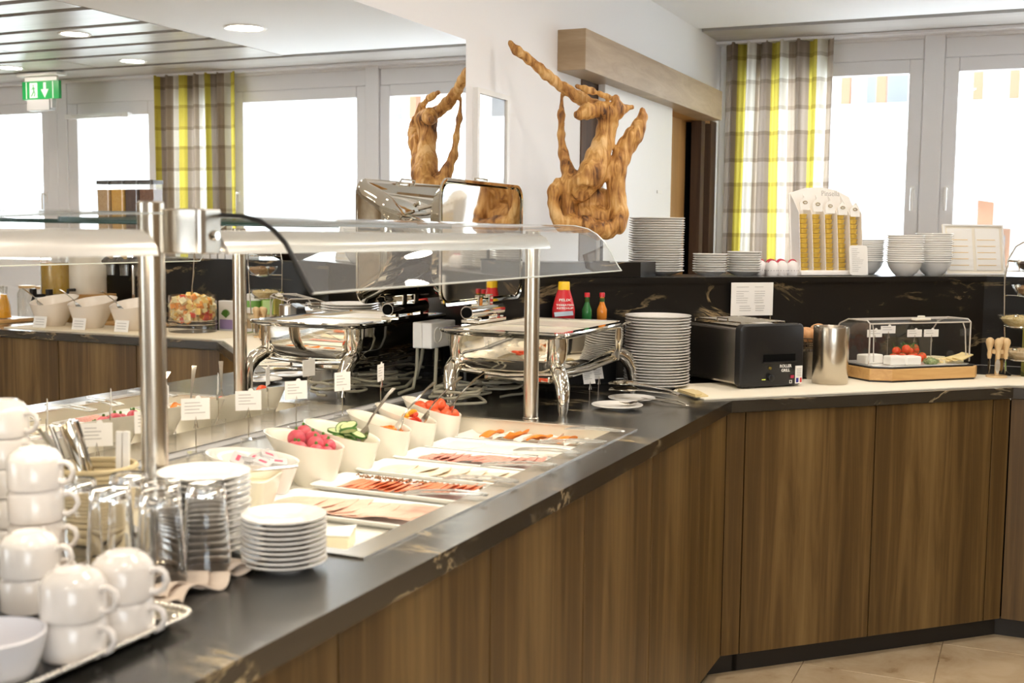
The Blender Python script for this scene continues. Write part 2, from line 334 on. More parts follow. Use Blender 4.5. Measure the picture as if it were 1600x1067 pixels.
# ceiling: white slab over the buffet, oak planks elsewhere
ce = tag(MB().box(-2.1,1.0,YF,6.56,ZC,ZC+.12).box(-2.1,XR,YF,YB+.2,ZC+.15,ZC+.3).build('ceiling', m_ceil), 'white lowered ceiling over the buffet with oak plank ceiling beside it', kind='structure')
MB().box(1.0,XR,YF,YB,ZC+.035,ZC+.14).box(-1.806,1.0,6.56,YB,ZC+.035,ZC+.14).build('gap_backing', m_blackm, ce)
yl = [YF]; 
edges = [4.02,4.30,4.56,4.82,5.255,5.54,5.84,6.15,6.60,YB]
y = 4.02
while y > YF+.4: y -= random.choice((.28,.42,.3)); edges.insert(0,y)
for j in range(len(edges)-1):
    y0, y1 = edges[j], edges[j+1]
    cuts = [1.0]+([2.60] if j in (len(edges)-3, len(edges)-5) else [3.9 if j%2 else 4.8])+[XR]
    if j == len(edges)-3: cuts = [1.0,2.58,XR]
    if y0 >= 6.6: cuts = [-1.8,XR]
    for a, b in zip(cuts, cuts[1:]):
        MB().box(a+(.008 if a > 1 else 0),b-.008,y0+.036,y1-.036,ZC-.004,ZC+.018).build('plank', m_plank, ce)
tag(MB().box(-1.806,XR,6.99,7.09,ZC-.022,ZC-.006).build('trim_1', m_frame), 'white curtain rail along the window head', kind='structure')
# downlights; those out of frame are added to light the room
dl = thing('downlight', 'round downlight in the white ceiling seen in mirror', 'ceiling light', (.588,5.615,ZC-.001), group='ceiling downlights')
MB().lathe([(.10,-.004),(.118,-.008),(.125,0),(.10,0)], 32).build('trim_ring', m_white, dl, smooth=40)
MB().lathe([(0,-.003),(.10,-.003),(.10,0)], 32).build('lamp', m_down, dl)
fill_spots = [(-.6,4.4,'added downlight out of frame above toaster corner'),(.35,3.9,'added downlight out of frame over the counter aisle'),(-.55,3.2,'added downlight out of frame above chafing dish'),(-.55,2.0,'added downlight out of frame above the salad bowls'),(-.55,.8,'added downlight out of frame above the cups'),(.4,.9,'added downlight out of frame over the near aisle'),(.4,2.4,'added downlight out of frame over the mid aisle'),(-.5,-.6,'added downlight out of frame behind the cups'),(.4,-1.4,'added downlight out of frame at the room rear')]
for x, y, l in fill_spots: dup(dl, (x,y,ZC-.001), 0, l, 'ceiling downlights added out of frame')
ps = thing('downlight', 'largest round downlight in the oak planks seen in mirror', 'ceiling light', (1.662,5.41,ZC-.005), group='plank ceiling downlights')
MB().lathe([(.075,-.003),(.09,-.006),(.095,0),(.075,0)], 32).build('trim_ring', m_white, ps, smooth=40)
MB().lathe([(0,-.002),(.075,-.002),(.075,0)], 32).build('lamp', m_down, ps)
for x, y, l in [(2.111,6.40,'small round downlight in the planks beside curtain top in mirror'),(3.193,6.36,'small round downlight in the planks left of exit sign in mirror'),(3.2,4.4,'added plank downlight out of frame above the dining area'),(2.6,2.4,'added plank downlight out of frame over the walkway'),(4.6,2.4,'added plank downlight out of frame near the right wall'),(2.6,0,'added plank downlight out of frame at the dining room middle'),(4.6,-.6,'added plank downlight out of frame at the dining room far side'),(5.0,5.0,'added plank downlight out of frame at the right window corner')]:
    dup(ps, (x,y,ZC-.005), 0, l)  # dining area lamps are out of frame, added to light the room
# mirror and framed print
mr = tag(MB().box(-1.806,-1.80,-1.2,3.63,.935,2.095).build('wall_mirror', m_mirror), 'large frameless wall mirror above the buffet counter', 'mirror')
pf = thing('picture_frame', 'narrow white framed glass panel on wall beside mirror', 'picture', (-1.806,0,0))
MB().box(0,.018,3.70,3.718,1.5,1.945).box(0,.018,3.95,3.968,1.5,1.945).box(0,.018,3.718,3.95,1.927,1.945).box(0,.018,3.718,3.95,1.5,1.518).build('frame', m_white, pf)
MB().box(.001,.006,3.718,3.95,1.518,1.927).build('print', m_paper, pf)
MB().box(.010,.012,3.718,3.95,1.518,1.927).build('pane', pane('picture_glass',(1,1,1),.25), pf)

# curtains
def curtain_mat():
    m = bpy.data.materials.new('checked_curtain'); m.use_nodes = True; nt = m.node_tree; nt.nodes.clear(); L = nt.links.new; N = nt.nodes.new
    out = N('ShaderNodeOutputMaterial'); uv = N('ShaderNodeUVMap'); sp = N('ShaderNodeSeparateXYZ'); L(uv.outputs[0], sp.inputs[0])
    def ramp(src, period, off, stops):
        a = N('ShaderNodeMath'); a.operation = 'MULTIPLY_ADD'; L(src, a.inputs[0]); a.inputs[1].default_value = 1/period; a.inputs[2].default_value = off
        b = N('ShaderNodeMath'); b.operation = 'FRACT'; L(a.outputs[0], b.inputs[0])
        c = N('ShaderNodeValToRGB'); c.color_ramp.interpolation = 'CONSTANT'; L(b.outputs[0], c.inputs[0]); el = c.color_ramp.elements
        el[0].position = 0; el[0].color = (*stops[0][1],1); el[1].position = stops[1][0]; el[1].color = (*stops[1][1],1)
        for p, q in stops[2:]: e = el.new(p); e.color = (*q,1)
        return c.outputs[0]
    tau = (.36,.30,.25); yel = (.60,.52,.10); whi = (.88,.87,.82)
    st = ramp(sp.outputs[0], .30, 0, [(0,tau),(.36,yel),(.62,whi),(.86,(.42,.35,.28))])
    band = ramp(sp.outputs[1], .30, .12, [(0,(1,1,1)),(.40,(.66,.62,.58)),(.48,(.86,.83,.80)),(.92,(.66,.62,.58))])
    mx = N('ShaderNodeMix'); mx.data_type = 'RGBA'; mx.blend_type = 'MULTIPLY'; mx.inputs[0].default_value = 1; L(st, mx.inputs[6]); L(band, mx.inputs[7])
    d = N('ShaderNodeBsdfDiffuse'); t = N('ShaderNodeBsdfTranslucent'); L(mx.outputs[2], d.inputs[0]); L(mx.outputs[2], t.inputs[0])
    ms = N('ShaderNodeMixShader'); ms.inputs[0].default_value = .5; L(d.outputs[0], ms.inputs[1]); L(t.outputs[0], ms.inputs[2])
    L(ms.outputs[0], out.inputs[0]); return m
m_curt = curtain_mat()
def curtain(x0, x1, y, label, seed):
    rnd = random.Random(seed); n = 140; nz = 14; me = bpy.data.meshes.new('curtain'); vs = []; uvs = []; u = .17 if seed == 5 else 0; last = None
    ph = [rnd.uniform(0,6) for _ in range(3)]
    for i in range(n+1):
        s = i/n; X = x0+(x1-x0)*s; Y = y+.035*math.sin(s*2*PI*6.5+ph[0])+.012*math.sin(s*2*PI*15+ph[1])
        if last: u += math.hypot(X-last[0], Y-last[1])
        last = (X, Y)
        for j in range(nz+1):
            t = j/nz; z = 2.585-(2.585-.12)*t
            vs.append((X+.02*(s-.3)*t+.006*math.sin(t*4+s*9), y+(Y-y)*(1-.12*math.sin(t*PI)), z)); uvs.append((u*.72, z))
    fs = [(i*(nz+1)+j, i*(nz+1)+j+1, (i+1)*(nz+1)+j+1, (i+1)*(nz+1)+j) for i in range(n) for j in range(nz)]
    me.from_pydata(vs, [], fs); ul = me.uv_layers.new(name='UVMap')
    for p in me.polygons:
        for li in p.loop_indices: ul.data[li].uv = uvs[me.loops[li].vertex_index]
    me.materials.append(m_curt); me.shade_smooth()
    o = bpy.data.objects.new('curtain', me); col.objects.link(o); tag(o, label, 'curtain')
curtain(-1.76, -1.125, 7.02, 'yellow taupe and white checked curtain beside the sliding door', 3)
curtain(1.71, 2.47, 7.02, 'yellow taupe and white checked curtain seen in the mirror', 5)

# exit sign hanging below the plank ceiling
ex = thing('exit_sign', 'green emergency exit sign with running figure and down arrow', 'sign', (3.17,6.62,2.40))
MB().box(-.20,.20,-.05,.05,.165,.19).box(-.16,.16,-.01,.01,.13,.165).build('housing', m_white, ex, bevel=.006)
MB().box(-.18,.18,-.012,.012,0,.13).build('panel', m_green, ex)
g = MB(); yy = -.0135
g.box(.03,.105,yy,-.012,.01,.12); g.box(-.055,-.03,yy,-.012,.06,.12)
g.add([(-.08,yy,.07),(-.005,yy,.07),(-.0425,yy,.008)],[(0,1,2)])
g.box(-.125,-.118,yy,-.012,.005,.125); g.box(.135,.142,yy,-.012,.005,.125)
g.build('pictogram', m_signw, ex)
r = MB(); y2 = -.0145
r.lathe([(0,-.001),(.007,-.001),(.007,.001)], 10, (0,0,0), 0, T(.068,y2,.10)@Rx(PI/2))
r.tube([(.068,y2,.09),(.062,y2,.06)], .0055, 6); r.tube([(.062,y2,.06),(.075,y2,.04),(.088,y2,.022)], .004, 6); r.tube([(.062,y2,.06),(.052,y2,.042),(.06,y2,.02)], .004, 6); r.tube([(.068,y2,.085),(.048,y2,.075)], .003, 6); r.tube([(.068,y2,.085),(.085,y2,.07)], .003, 6)
r.build('running_figure', m_green, ex)
MB().box(-.10,.12,-.03,.03,-.085,-.005).box(-.12,-.10,-.02,.02,-.07,0).build('battery_box', pm('grey_housing',(.45,.45,.45),.4), ex, bevel=.004)

# outside
m_snow = pm('snow', (.86,.88,.9), .8); m_fac = pm('pale_facade', (.82,.82,.80), .8); m_post = pm('brown_timber', (.20,.10,.055), .7); m_gwin = pm('dull_window', (.16,.18,.20), .3); m_gband = pm('grey_band', (.24,.26,.28), .7); m_bush = pm('hedge', (.12,.2,.06), .9)
tag(MB().box(-30,40,YB+.4,60,-1.2,-1.0).build('ground', m_snow), 'snow covered ground outside', kind='structure')
bd = thing('building', 'pale apartment house with brown timber posts seen through right windows', 'building', (0,19,0))
MB().box(-8,16,0,6,-1,9).build('wall', m_fac, bd)
MB().box(-8,16,-1.3,-1.15,2.35,3.36).build('balcony_parapet', m_snow, bd)
MB().box(-8,16,-1.25,0,1.86,2.22).build('balcony_slab', m_gband, bd)
for x in (-2.75,-2.25,-.95,-.48,1.1,2.6,3.9,6.2): MB().box(x,x+.13,-1.14,-.95,2.35,6).build('post', m_post, bd)
for x in (-2.6,-.05,1.35,4.6,7): 
    q = MB().box(x,x+.75,-.06,0,3.2,4.15).build('window', m_frame, bd); MB().box(x+.07,x+.68,-.08,-.06,3.28,4.07).build('pane', m_gwin, q)
for x in (-1.2,3.3): 
    q = MB().box(x,x+.8,-.06,0,.2,1.6).build('window', m_post, bd); MB().box(x+.07,x+.73,-.08,-.06,.28,1.5).build('pane', m_gwin, q)
sh = thing('porch', 'snow covered sloping porch roof outside the right windows', 'shed', (0,13,0))
M = T(.9,0,1.72)@Ry(math.radians(9)); MB().box(-3.4,4.5,-1.2,1.4,-.05,.13,0,M).build('roof', m_snow, sh, bevel=.03)
MB().box(-3.4,4.5,-1.22,-1.2,-.14,-.02,0,M).build('fascia', m_white, sh)
for x in (-2.2,-.55,1.2,3.2): MB().box(x,x+.14,-1.0,-.86,-1,1.6-.16*(x-.9)).build('post', m_post, sh)
MB().box(-2.2,3.2,-.2,-.1,-1,1.15).build('wall', m_fac, sh)
hd = MB()
for i in range(60): hd.ball((random.uniform(3.4,9), 9.6+random.uniform(-.3,.3), random.uniform(-.8,.9)), random.uniform(.25,.45), 8, 6)
tag(hd.build('hedge', m_bush), 'green hedge outside the garden door', 'hedge', kind='stuff')

# ---------------- counter ----------------
S2 = math.sqrt(.5)
ob = (-1.62,-.995,1.60,2.995)   # basin opening
wt = MB(); z0, z1 = .882, .92
wt.box(-1.8,-.873,-.6,1.60,z0,z1); wt.box(ob[1],-.873,1.60,2.995,z0,z1); wt.box(-1.8,ob[0],1.60,2.995,z0,z1)
wt.prism([(-1.8,2.995),(-.873,2.995),(-.873,3.687),(-.06,4.5),(3.2,4.5),(3.2,5.25),(-.2,5.25),(-1.8,3.65)], z0, z1)
tag(wt.build('worktop', m_stone), 'black veined marble worktop of the angled buffet counter', 'worktop')
lg = MB(); lf = [(-1.8,3.65),(-.2,5.25),(1.33,5.25)]
lg.prism([(-1.8,3.65),(-.2,5.25),(1.33,5.25),(1.33,5.55),(-.324,5.55),(-1.8,4.074)], .921, 1.27)
lg.prism([(-1.804,3.632),(-.193,5.238),(1.345,5.238),(1.345,5.57),(-.33,5.57),(-1.804,4.09)], 1.27, 1.29)
tag(lg.build('backsplash_ledge', m_stone_shaded), 'black marble backsplash with raised shelf behind the counter', 'ledge')
CAT = 'cabinet'
def unit(p0, p1, label, e=0):
    p0 = Vector(p0); p1 = Vector(p1); d = (p1-p0); Lg = d.length; a = math.atan2(d.y,d.x)
    t = thing('cabinet_unit', label, CAT, (p0.x,p0.y,0), a, 'oak cabinet units under the worktop')
    MB().box(.0025,Lg-.0025,0,.019,.075,.878).build('door', m_wood, t, bevel=.001, bseg=1)
    MB().box(0,Lg,.026,.045,.075,.876).box(.01 if not e else .11,Lg-(.01 if not e else .11),.045,.24,.075,.85).build('carcass', m_blackm, t)
    MB().box(-e,Lg+e,.045,.06,0,.072).build('plinth', m_plinth, t)
ys = [-.6,-.1,.4,.9,1.397,1.911,2.40,2.90,3.38,3.694]
nm = ['behind the camera side','at the near end below the cups','below the beaded tray','below the small saucer stack','fourth','below the cold platters left of middle','below the cold platters at middle','below the tongs','below the far post','last straight unit before the inner corner']
names1 = ['oak cabinet unit at the counter end, out of view','oak cabinet unit below the near cups, out of view','oak cabinet unit below the white bowl','oak cabinet unit at the bottom edge left of the first dark joint','oak cabinet unit right of the widest dark joint, lower left','oak cabinet unit below the salmon platter','oak cabinet unit below the tongs','oak cabinet unit between tongs and inner corner','narrow oak cabinet unit ending at the inner corner']
for i in range(len(ys)-1): unit((-.89,ys[i]),(-.89,ys[i+1]), names1[i])
P45 = [(-.89,3.694),(-.840,3.744),(-.478,4.106),(-.122,4.462),(-.067,4.517)]
names2 = ['slim oak filler panel right of the inner corner','wide oak cabinet unit below the toaster','wide oak cabinet unit below the cheese display','slim oak panel below the knife block']
for i in range(4): unit(P45[i], P45[i+1], names2[i], .02 if i in (0,3) else 0)
x = -.067
lab3 = ['oak cabinet unit at the right edge under the bowl tower','oak cabinet unit seen in mirror below the fruit bowl','oak cabinet unit seen in mirror below white bowls','oak cabinet unit seen in mirror below the juice jars','oak cabinet unit at the mirror left edge','oak cabinet unit beyond the mirror left edge','last oak cabinet unit of the far counter']
for i in range(7):
    x2 = min(x+.51, 3.18); unit((x,4.517),(x2,4.517), lab3[i], .03 if i == 0 else 0); x = x2
tag(MB().box(-.9,-.87,-.6,-.58,0,.88).build('end_panel', m_wood), 'oak end panel of the near counter', 'panel')

tag(MB().prism([(-.9,3.69),(-.884,3.702),(-.9,3.72)],.08,.87).build('corner_filler', m_blackm), 'thin black filler strip in the inner corner below the tongs', 'filler')
tag(MB().prism([(-.078,4.532),(-.06,4.525),(-.06,4.55)],.08,.87).build('corner_filler', m_blackm), 'thin black filler strip in the corner below the knife holder', 'filler')
# cold basin
bs = thing('cold_basin', 'recessed refrigerated food well with steel rim in the worktop', 'basin', (0,0,0))
q = MB(); x0,x1,y0,y1 = ob
for (a,b,c,d) in ((x0-.004,x0+.02,y0-.008,y1+.01),(x1-.022,x1+.028,y0-.008,y1+.01),(x0+.02,x1-.022,y0-.008,y0+.02),(x0+.02,x1-.022,y1-.018,y1+.01)): q.box(a,b,c,d,.9205,.9235)
q.box(-1.772,x0-.004,y0-.008,y1+.01,.9205,.9235); q.build('rim', m_steel, bs)
q = MB(); zf = .868
q.box(x0,x0+.006,y0,y1,zf,.9205); q.box(x1-.006,x1,y0,y1,zf,.9205); q.box(x0+.006,x1-.006,y0,y0+.006,zf,.9205); q.box(x0+.006,x1-.006,y1-.006,y1,zf,.9205); q.box(x0,x1,y0,y1,zf-.008,zf)
q.build('liner', pm('cream_liner', (.80,.74,.60), .3), bs)
# ---------------- plates and bowls ----------------
CT = .92; LZ = 1.29
def plate_mb(r, h=.02, rim=.32, seg=40):
    ri = r*(1-rim); t = .0035
    return MB().lathe([(0,.0015),(ri*.72,.0015),(ri*.74,0),(ri*.78,0),(ri*.82,.002),(ri,.004),(r*.99,h-.003),(r,h-.001),(r-.001,h),(ri*1.02,.004+t+.001),(ri*.9,.004+t-.001),(0,.004+t-.001)], seg)
def stack(name, cat, group, mb, mat, x, y, z, n, dz, label, jit=.0015, seed=1, smooth=35):
    rnd = random.Random(seed); o0 = None
    for i in range(n):
        k = n-1-i
        lab = label % nth(k, n)
        loc = (x+rnd.uniform(-jit,jit), y+rnd.uniform(-jit,jit), z+i*dz)
        if o0 is None: o0 = mb.build(name, mat, smooth=smooth); o0.location = loc; tag(o0, lab, cat, group)
        else:
            o = o0.copy(); col.objects.link(o); o.location = loc; o['label'] = lab
stack('dinner_plate','plate','dinner plates stacked beside the toaster', plate_mb(.114), m_porc, -1.185,3.885,CT,25,.0097,'white dinner plate in tall stack beside the toaster, %s')
stack('dinner_plate','plate','dinner plates stacked on the raised shelf', plate_mb(.108), m_porc, -1.36,4.42,LZ,23,.0092,'white plate in tall stack on raised shelf before the door, %s', seed=2)
stack('dessert_plate','plate','dessert plates stacked on the shelf, left pile', plate_mb(.067), m_porc, -1.175,4.53,LZ,8,.0093,'small white plate in left low pile on raised shelf, %s', seed=3)
stack('dessert_plate','plate','dessert plates stacked on the shelf, right pile', plate_mb(.068), m_porc, -1.065,4.635,LZ,9,.0093,'small white plate in right low pile on raised shelf, %s', seed=4)
stack('large_plate','plate','large plates stacked behind the tumblers', plate_mb(.075,.018), m_porc, -1.222,1.517,CT,13,.0098,'large white plate in stack behind the glass tumblers, %s', seed=5)
stack('saucer','saucer','saucers stacked at the counter edge', plate_mb(.0665,.016,.34), m_porc, -1.055,1.50,CT,10,.0078,'small white saucer in short stack near counter edge, %s', .0008, seed=6)
bowl_mb = MB().lathe([(0,.002),(.03,.002),(.031,0),(.034,0),(.048,.012),(.064,.036),(.0695,.053),(.0755,.0550),(.0765,.0570),(.0755,.0590),(.067,.056),(.055,.034),(.03,.009),(0,.007)], 36)
stack('cereal_bowl','bowl','cereal bowls stacked on shelf, front pile', bowl_mb, m_porc, -.50,5.07,LZ,13,.0089,'white cereal bowl in front pile right of honey display, %s', seed=7)
stack('cereal_bowl','bowl','cereal bowls stacked on shelf, rear right pile', bowl_mb, m_porc, -.40,5.22,LZ,14,.0089,'white cereal bowl in taller pile left of the notice board, %s', seed=8)
stack('cereal_bowl','bowl','cereal bowls stacked on shelf, half hidden pile', bowl_mb, m_porc, -.665,5.16,LZ,11,.0087,'white cereal bowl in pile half hidden behind honey display, %s', seed=9)

# oblique salad bowls
def oblique_bowl(name, label, x, y, z, h0=.075, h1=.125, r=.07, rz=0, cat='bowl', group=None, mat=None, rb=.036, off=.012, sx=1.18):
    t = thing(name, label, cat, (x,y,z), rz, group)
    b = MB(); n = 36
    def ring(s, inner=0):
        out = []
        for i in range(n):
            a = 2*PI*i/n; rr = rb+(r-rb)*s**.85-inner
            hh = h0+(h1-h0)*(.5-.5*math.cos(a))     # high towards local -x
            out.append((rr*sx*math.cos(a)-off*s*2, rr*math.sin(a), max(.0,hh*s)+(inner*.9 if s < .2 else 0)))
        return out
    rings = [ring(s) for s in (0,.12,.3,.5,.7,.85,1)]+[ring(1,.002)]+[ring(s,.0042) for s in (.97,.85,.65,.45,.25,.08)]
    b.loft(rings); b.build('body', mat or m_cream, t, smooth=50)
    return t
m_rad = pm('radish_skin', (.55,.045,.085), .35, var=(14,(.70,.16,.18))); m_cuk = pm('cucumber_skin', (.05,.16,.02), .4); m_cukf = pm('cucumber_flesh', (.55,.68,.28), .4, var=(60,(.75,.80,.5)))
m_car = pm('carrot', (.85,.26,.03), .45); m_pep = pm('pepper_red', (.70,.05,.02), .3); m_pepy = pm('pepper_orange', (.85,.38,.03), .3); m_tom = pm('tomato', (.75,.07,.03), .18, var=(9,(.82,.16,.05))); m_stem = pm('stem_green', (.08,.2,.03), .5)
BX = -1.49; BZ = .868
by = dict(tom=2.86, pep=2.715, car=2.575, cuc=2.40, rad=2.24, pack=2.06, sq=1.90)
def sitem(name, mb, mat, label, cat, group, loc, rot=(0,0,0), smooth=40): return tag(mb.build(name, mat, None, loc, rot, smooth=smooth), label, cat, group)
oblique_bowl('salad_bowl','slanted cream bowl holding cherry tomatoes, farthest of the salad row', BX,by['tom'],BZ, rz=.35)
oblique_bowl('salad_bowl','slanted cream bowl holding pepper strips, beside the tomato bowl', BX,by['pep'],BZ, rz=.35)
oblique_bowl('salad_bowl','slanted cream bowl holding grated carrot between peppers and cucumber', BX,by['car'],BZ, rz=.35)
oblique_bowl('salad_bowl','slanted cream bowl holding cucumber slices', BX,by['cuc'],BZ, .075,.125,.078, rz=.35)
oblique_bowl('salad_bowl','slanted cream bowl heaped with red radishes', BX,by['rad'],BZ, .085,.125,.078, rz=.35)
rnd = random.Random(11)
P9 = ['on top of the heap','at the left rim','at the right rim','at the front rim','at the back wall','in the middle','beside the spoon','lowest in the bowl','at the back left','at the back right','at the front left']
for i, (dx,dy,dz,r) in enumerate([(0,-.045,.088,.022),(-.03,-.01,.108,.021),(.015,.0,.096,.020),(-.012,.03,.10,.021),(.03,-.02,.085,.017),(.03,.03,.088,.018),(-.045,.04,.112,.019),(-.02,-.03,.09,.017),(.045,.0,.078,.017),(0,.055,.092,.018)]):
    t = thing('radish', 'red radish in the radish bowl, '+P9[(i+1)%11], 'radish', (BX-.012+dx,by['rad']+dy,BZ+dz-.004), rnd.uniform(0,6), 'radishes in the bowl')
    MB().ball((0,0,0),(r,r*.95,r),16,10).build('root', m_rad, t, smooth=60)
    MB().lathe([(.004,0),(.003,.006),(0,.007)],6,(0,0,r*.95)).build('stalk', m_stem, t)
for i in range(9):
    a = rnd.uniform(0,6.28); q = rnd.uniform(.0,.05)
    t = thing('cucumber_slice', 'cucumber slice with green rim in the cucumber bowl, '+P9[i], 'cucumber', (BX-.01+q*math.cos(a),by['cuc']+q*math.sin(a),BZ+.072+.006*i*.8), 0, 'cucumber slices')
    t.rotation_euler = (rnd.uniform(-.7,.7),rnd.uniform(-.6,.6),0)
    MB().lathe([(.0195,-.0025),(.0215,-.0025),(.0215,.0025),(.0195,.0025)],20).build('peel', m_cuk, t, smooth=40); MB().lathe([(0,-.002),(.0195,-.002),(.0195,.002),(0,.002)],20).build('flesh', m_cukf, t, smooth=40)
ca = MB()
for i in range(120):
    a = rnd.uniform(0,6.28); q = .045*math.sqrt(rnd.random()); zz = .062+.022*(1-q/.045)+rnd.uniform(0,.006); b = rnd.uniform(0,PI)
    p = Vector((q*math.cos(a)-.01,q*math.sin(a),zz)); d = Vector((math.cos(b),math.sin(b),rnd.uniform(-.2,.2)))*.013
    ca.tube([p-d,p+d*.2+Vector((0,0,.002)),p+d], .0016, 4)
tag(ca.build('grated_carrot', m_car, None, (BX,by['car'],BZ)), 'heap of orange grated carrot in its slanted bowl', 'carrot', kind='stuff')
for i in range(9):
    a = rnd.uniform(0,6.28); q = rnd.uniform(0,.035); z = .072+.003*i
    pts = [(.028*(s-.5),.006*math.sin(s*PI),.004*math.sin(s*PI)) for s in (0,.25,.5,.75,1)]
    sitem('pepper_strip', MB().tube(pts,[.003,.006,.0065,.006,.003],6), m_pep if i%2 else m_pepy, ('red' if i%2 else 'orange')+' pepper strip in the pepper bowl, '+P9[i], 'pepper', 'pepper strips', (BX-.01+q*math.cos(a),by['pep']+q*math.sin(a),BZ+z), (rnd.uniform(-.4,.4),rnd.uniform(-.4,.4),a*2))
for i, (dx,dy,dz) in enumerate([(-.03,-.035,.094),(.012,-.032,.086),(-.012,0,.10),(.03,.0,.082),(-.035,.03,.098),(.006,.034,.09),(.035,.03,.08),(-.05,-.003,.10),(-.005,-.052,.088),(-.012,.05,.092),(.0,.018,.108)]):
    t = thing('cherry_tomato', 'cherry tomato in the far slanted bowl, '+P9[i%11], 'tomato', (BX-.012+dx,by['tom']+dy,BZ+dz-.006), 0, 'cherry tomatoes in the bowl')
    MB().ball((0,0,0),(.0185,.0185,.017),16,10).build('fruit', m_tom, t, smooth=60)
# portion-pack bowl and square dish
def round_bowl(name, label, x, y, z, r, h, mat, rb=None, group=None, cat='bowl'):
    rb = rb or r*.45
    return tag(MB().lathe([(0,.002),(rb*.9,.002),(rb,0),(rb+(r-rb)*.35,h*.22),(rb+(r-rb)*.75,h*.6),(r,h),(r-.003,h+.001),(rb+(r-rb)*.70,h*.6),(rb+(r-rb)*.25,h*.22),(rb*.7,.008),(0,.007)],40).build(name, mat, None, (x,y,z), smooth=50), label, cat, group)
oblique_bowl('portion_bowl','slanted white bowl with butter and spread portion packs', BX-.01,by['pack'],BZ, .082,.105,.085, rz=.35, mat=m_porc)
m_pk = pm('foil_pack', (.80,.80,.82), .25, .3); m_pkp = pm('pack_print', (.75,.12,.2), .5)
for i in range(9):
    a = i*2.4; q = .012+.0045*i
    t = thing('portion_pack', 'small white foil portion pack in slanted bowl, '+P9[i], 'portion pack', (BX-.03+q*math.cos(a),by['pack']+q*math.sin(a),BZ+.074+.004*(i%4)), rnd.uniform(0,3), 'spread portion packs')
    t.rotation_euler = (rnd.uniform(-.5,.5),rnd.uniform(-.5,.5),rnd.uniform(0,3))
    MB().prism(rrect(.034,.026,.004,2),0,.009).prism(rrect(.038,.03,.004,2),.009,.0105).build('tub', m_pk, t); MB().box(-.009,.009,-.004,.004,.0106,.0112).build('print', m_pkp, t)
sq = thing('butter_dish', 'square white flared dish with a knife laid across it', 'dish', (-1.40,1.86,BZ), .3)
rg = [[(p[0],p[1],z) for p in rrect(w,w,.015,4)] for w, z in ((.075,0),(.10,.05),(.125,.098),(.122,.100),(.095,.05),(.07,.006))]
MB().loft(rg).build('body', m_cream, sq, smooth=50)
MB().loft([[(p[0],p[1],z) for p in rrect(w,w,.012,4)] for w, z in ((.10,.06),(.108,.078),(.09,.086))]).build('butter', pm('butter',(.88,.80,.55),.4), sq, smooth=60)
def cutlery(kind, mat=None):
    b = MB()
    if kind == 'knife': 
        b.loft([[(x,y0*w,z0*.0015) for (y0,z0) in ((-1,-1),(1,-1),(1,1),(-1,1))] for x, w in ((0,.006),(.09,.0045),(.1,.006),(.12,.009),(.19,.008),(.205,.002))])
    elif kind == 'spoon':
        b.loft([[(x,y0*w,z+z0*.001) for (y0,z0) in ((-1,-1),(1,-1),(1,1),(-1,1))] for x, w, z in ((0,.007,.0),(.03,.0055,.004),(.1,.0025,.006),(.125,.003,.002),(.135,.012,-.002),(.155,.018,-.006),(.175,.014,-.004),(.185,.003,0))])
    elif kind == 'fork':
        b.loft([[(x,y0*w,z+z0*.001) for (y0,z0) in ((-1,-1),(1,-1),(1,1),(-1,1))] for x, w, z in ((0,.007,0),(.03,.005,.003),(.1,.0025,.005),(.125,.004,.002),(.14,.011,0),(.155,.011,-.001))])
        for q in (-.009,-.003,.003,.009): b.box(.155,.19,q-.0013,q+.0013,-.001,.001)
    return b
sitem('butter_knife', cutlery('knife'), m_cutl, 'steel knife laid across the square butter dish', 'knife', None, (-1.46,1.79,BZ+.105), (0,0,.95))
def spoon_at(x, y, z, rz, tilt, label): sitem('serving_spoon', cutlery('spoon'), m_cutl, label, 'spoon', None, (x,y,z), (0,tilt,rz))
# handles start outside, bowls of the spoons dip in
for yy, lab, a in ((by['tom'],'steel serving spoon stuck in the tomato bowl',.9),(by['pep'],'steel serving spoon leaning in the pepper bowl',.9),(by['car'],'steel serving spoon leaning in the carrot bowl',1.0),(by['cuc']+.01,'steel serving spoon leaning in the cucumber bowl',1.3)):
    p = Vector((BX+.01,yy,BZ+.075)); d = Vector((math.cos(a)*math.cos(.75),math.sin(a)*math.cos(.75),math.sin(.75)))
    h = p+d*.17; spoon_at(h.x,h.y,h.z,a+PI,.75,lab)

# ---------------- platters ----------------
m_plat = pm('platter_white', (.84,.85,.84), .15)
def platter(x, y, label, w=.44, d=.145, name='platter', rz=0):
    rg = [[(p[0],p[1],z) for p in rrect(a,b,.012,3)] for a, b, z in ((w-.05,d-.05,0),(w-.02,d-.02,.010),(w,d,.018),(w-.003,d-.003,.0195),(w-.03,d-.03,.008),(w-.06,d-.06,.006))]
    return tag(MB().loft(rg).build(name, m_plat, None, (x,y,.868), (0,0,rz), smooth=40), label, 'platter')
PX = -1.235
PY = [('far',2.93),('cheese',2.765),('salami',2.60),('turkey',2.425),('salmon',2.235),('ham',2.02)]
tag(MB().box(-1.612,-1.003,1.61,2.985,.8682,.8686).build('basin_mat', pm('white_mat',(.86,.84,.77),.5)), 'thin cream lining mat on the basin floor', 'mat')
lp = {'far':'white rectangular platter with salmon and mozzarella strips at basin end','cheese':'white rectangular platter with pale cheese slices','salami':'white rectangular platter with pink salami slices','turkey':'white rectangular platter with pale turkey slices','salmon':'white rectangular platter with smoked salmon row','ham':'wide white rectangular platter with pink ham slices'}
for k_, y in PY: platter(PX, y, lp[k_], d=.185 if k_ == 'ham' else .15)
platter(-1.19,1.745,'white rectangular platter with soft cheese wedge, nearest in the basin', w=.34, d=.2)
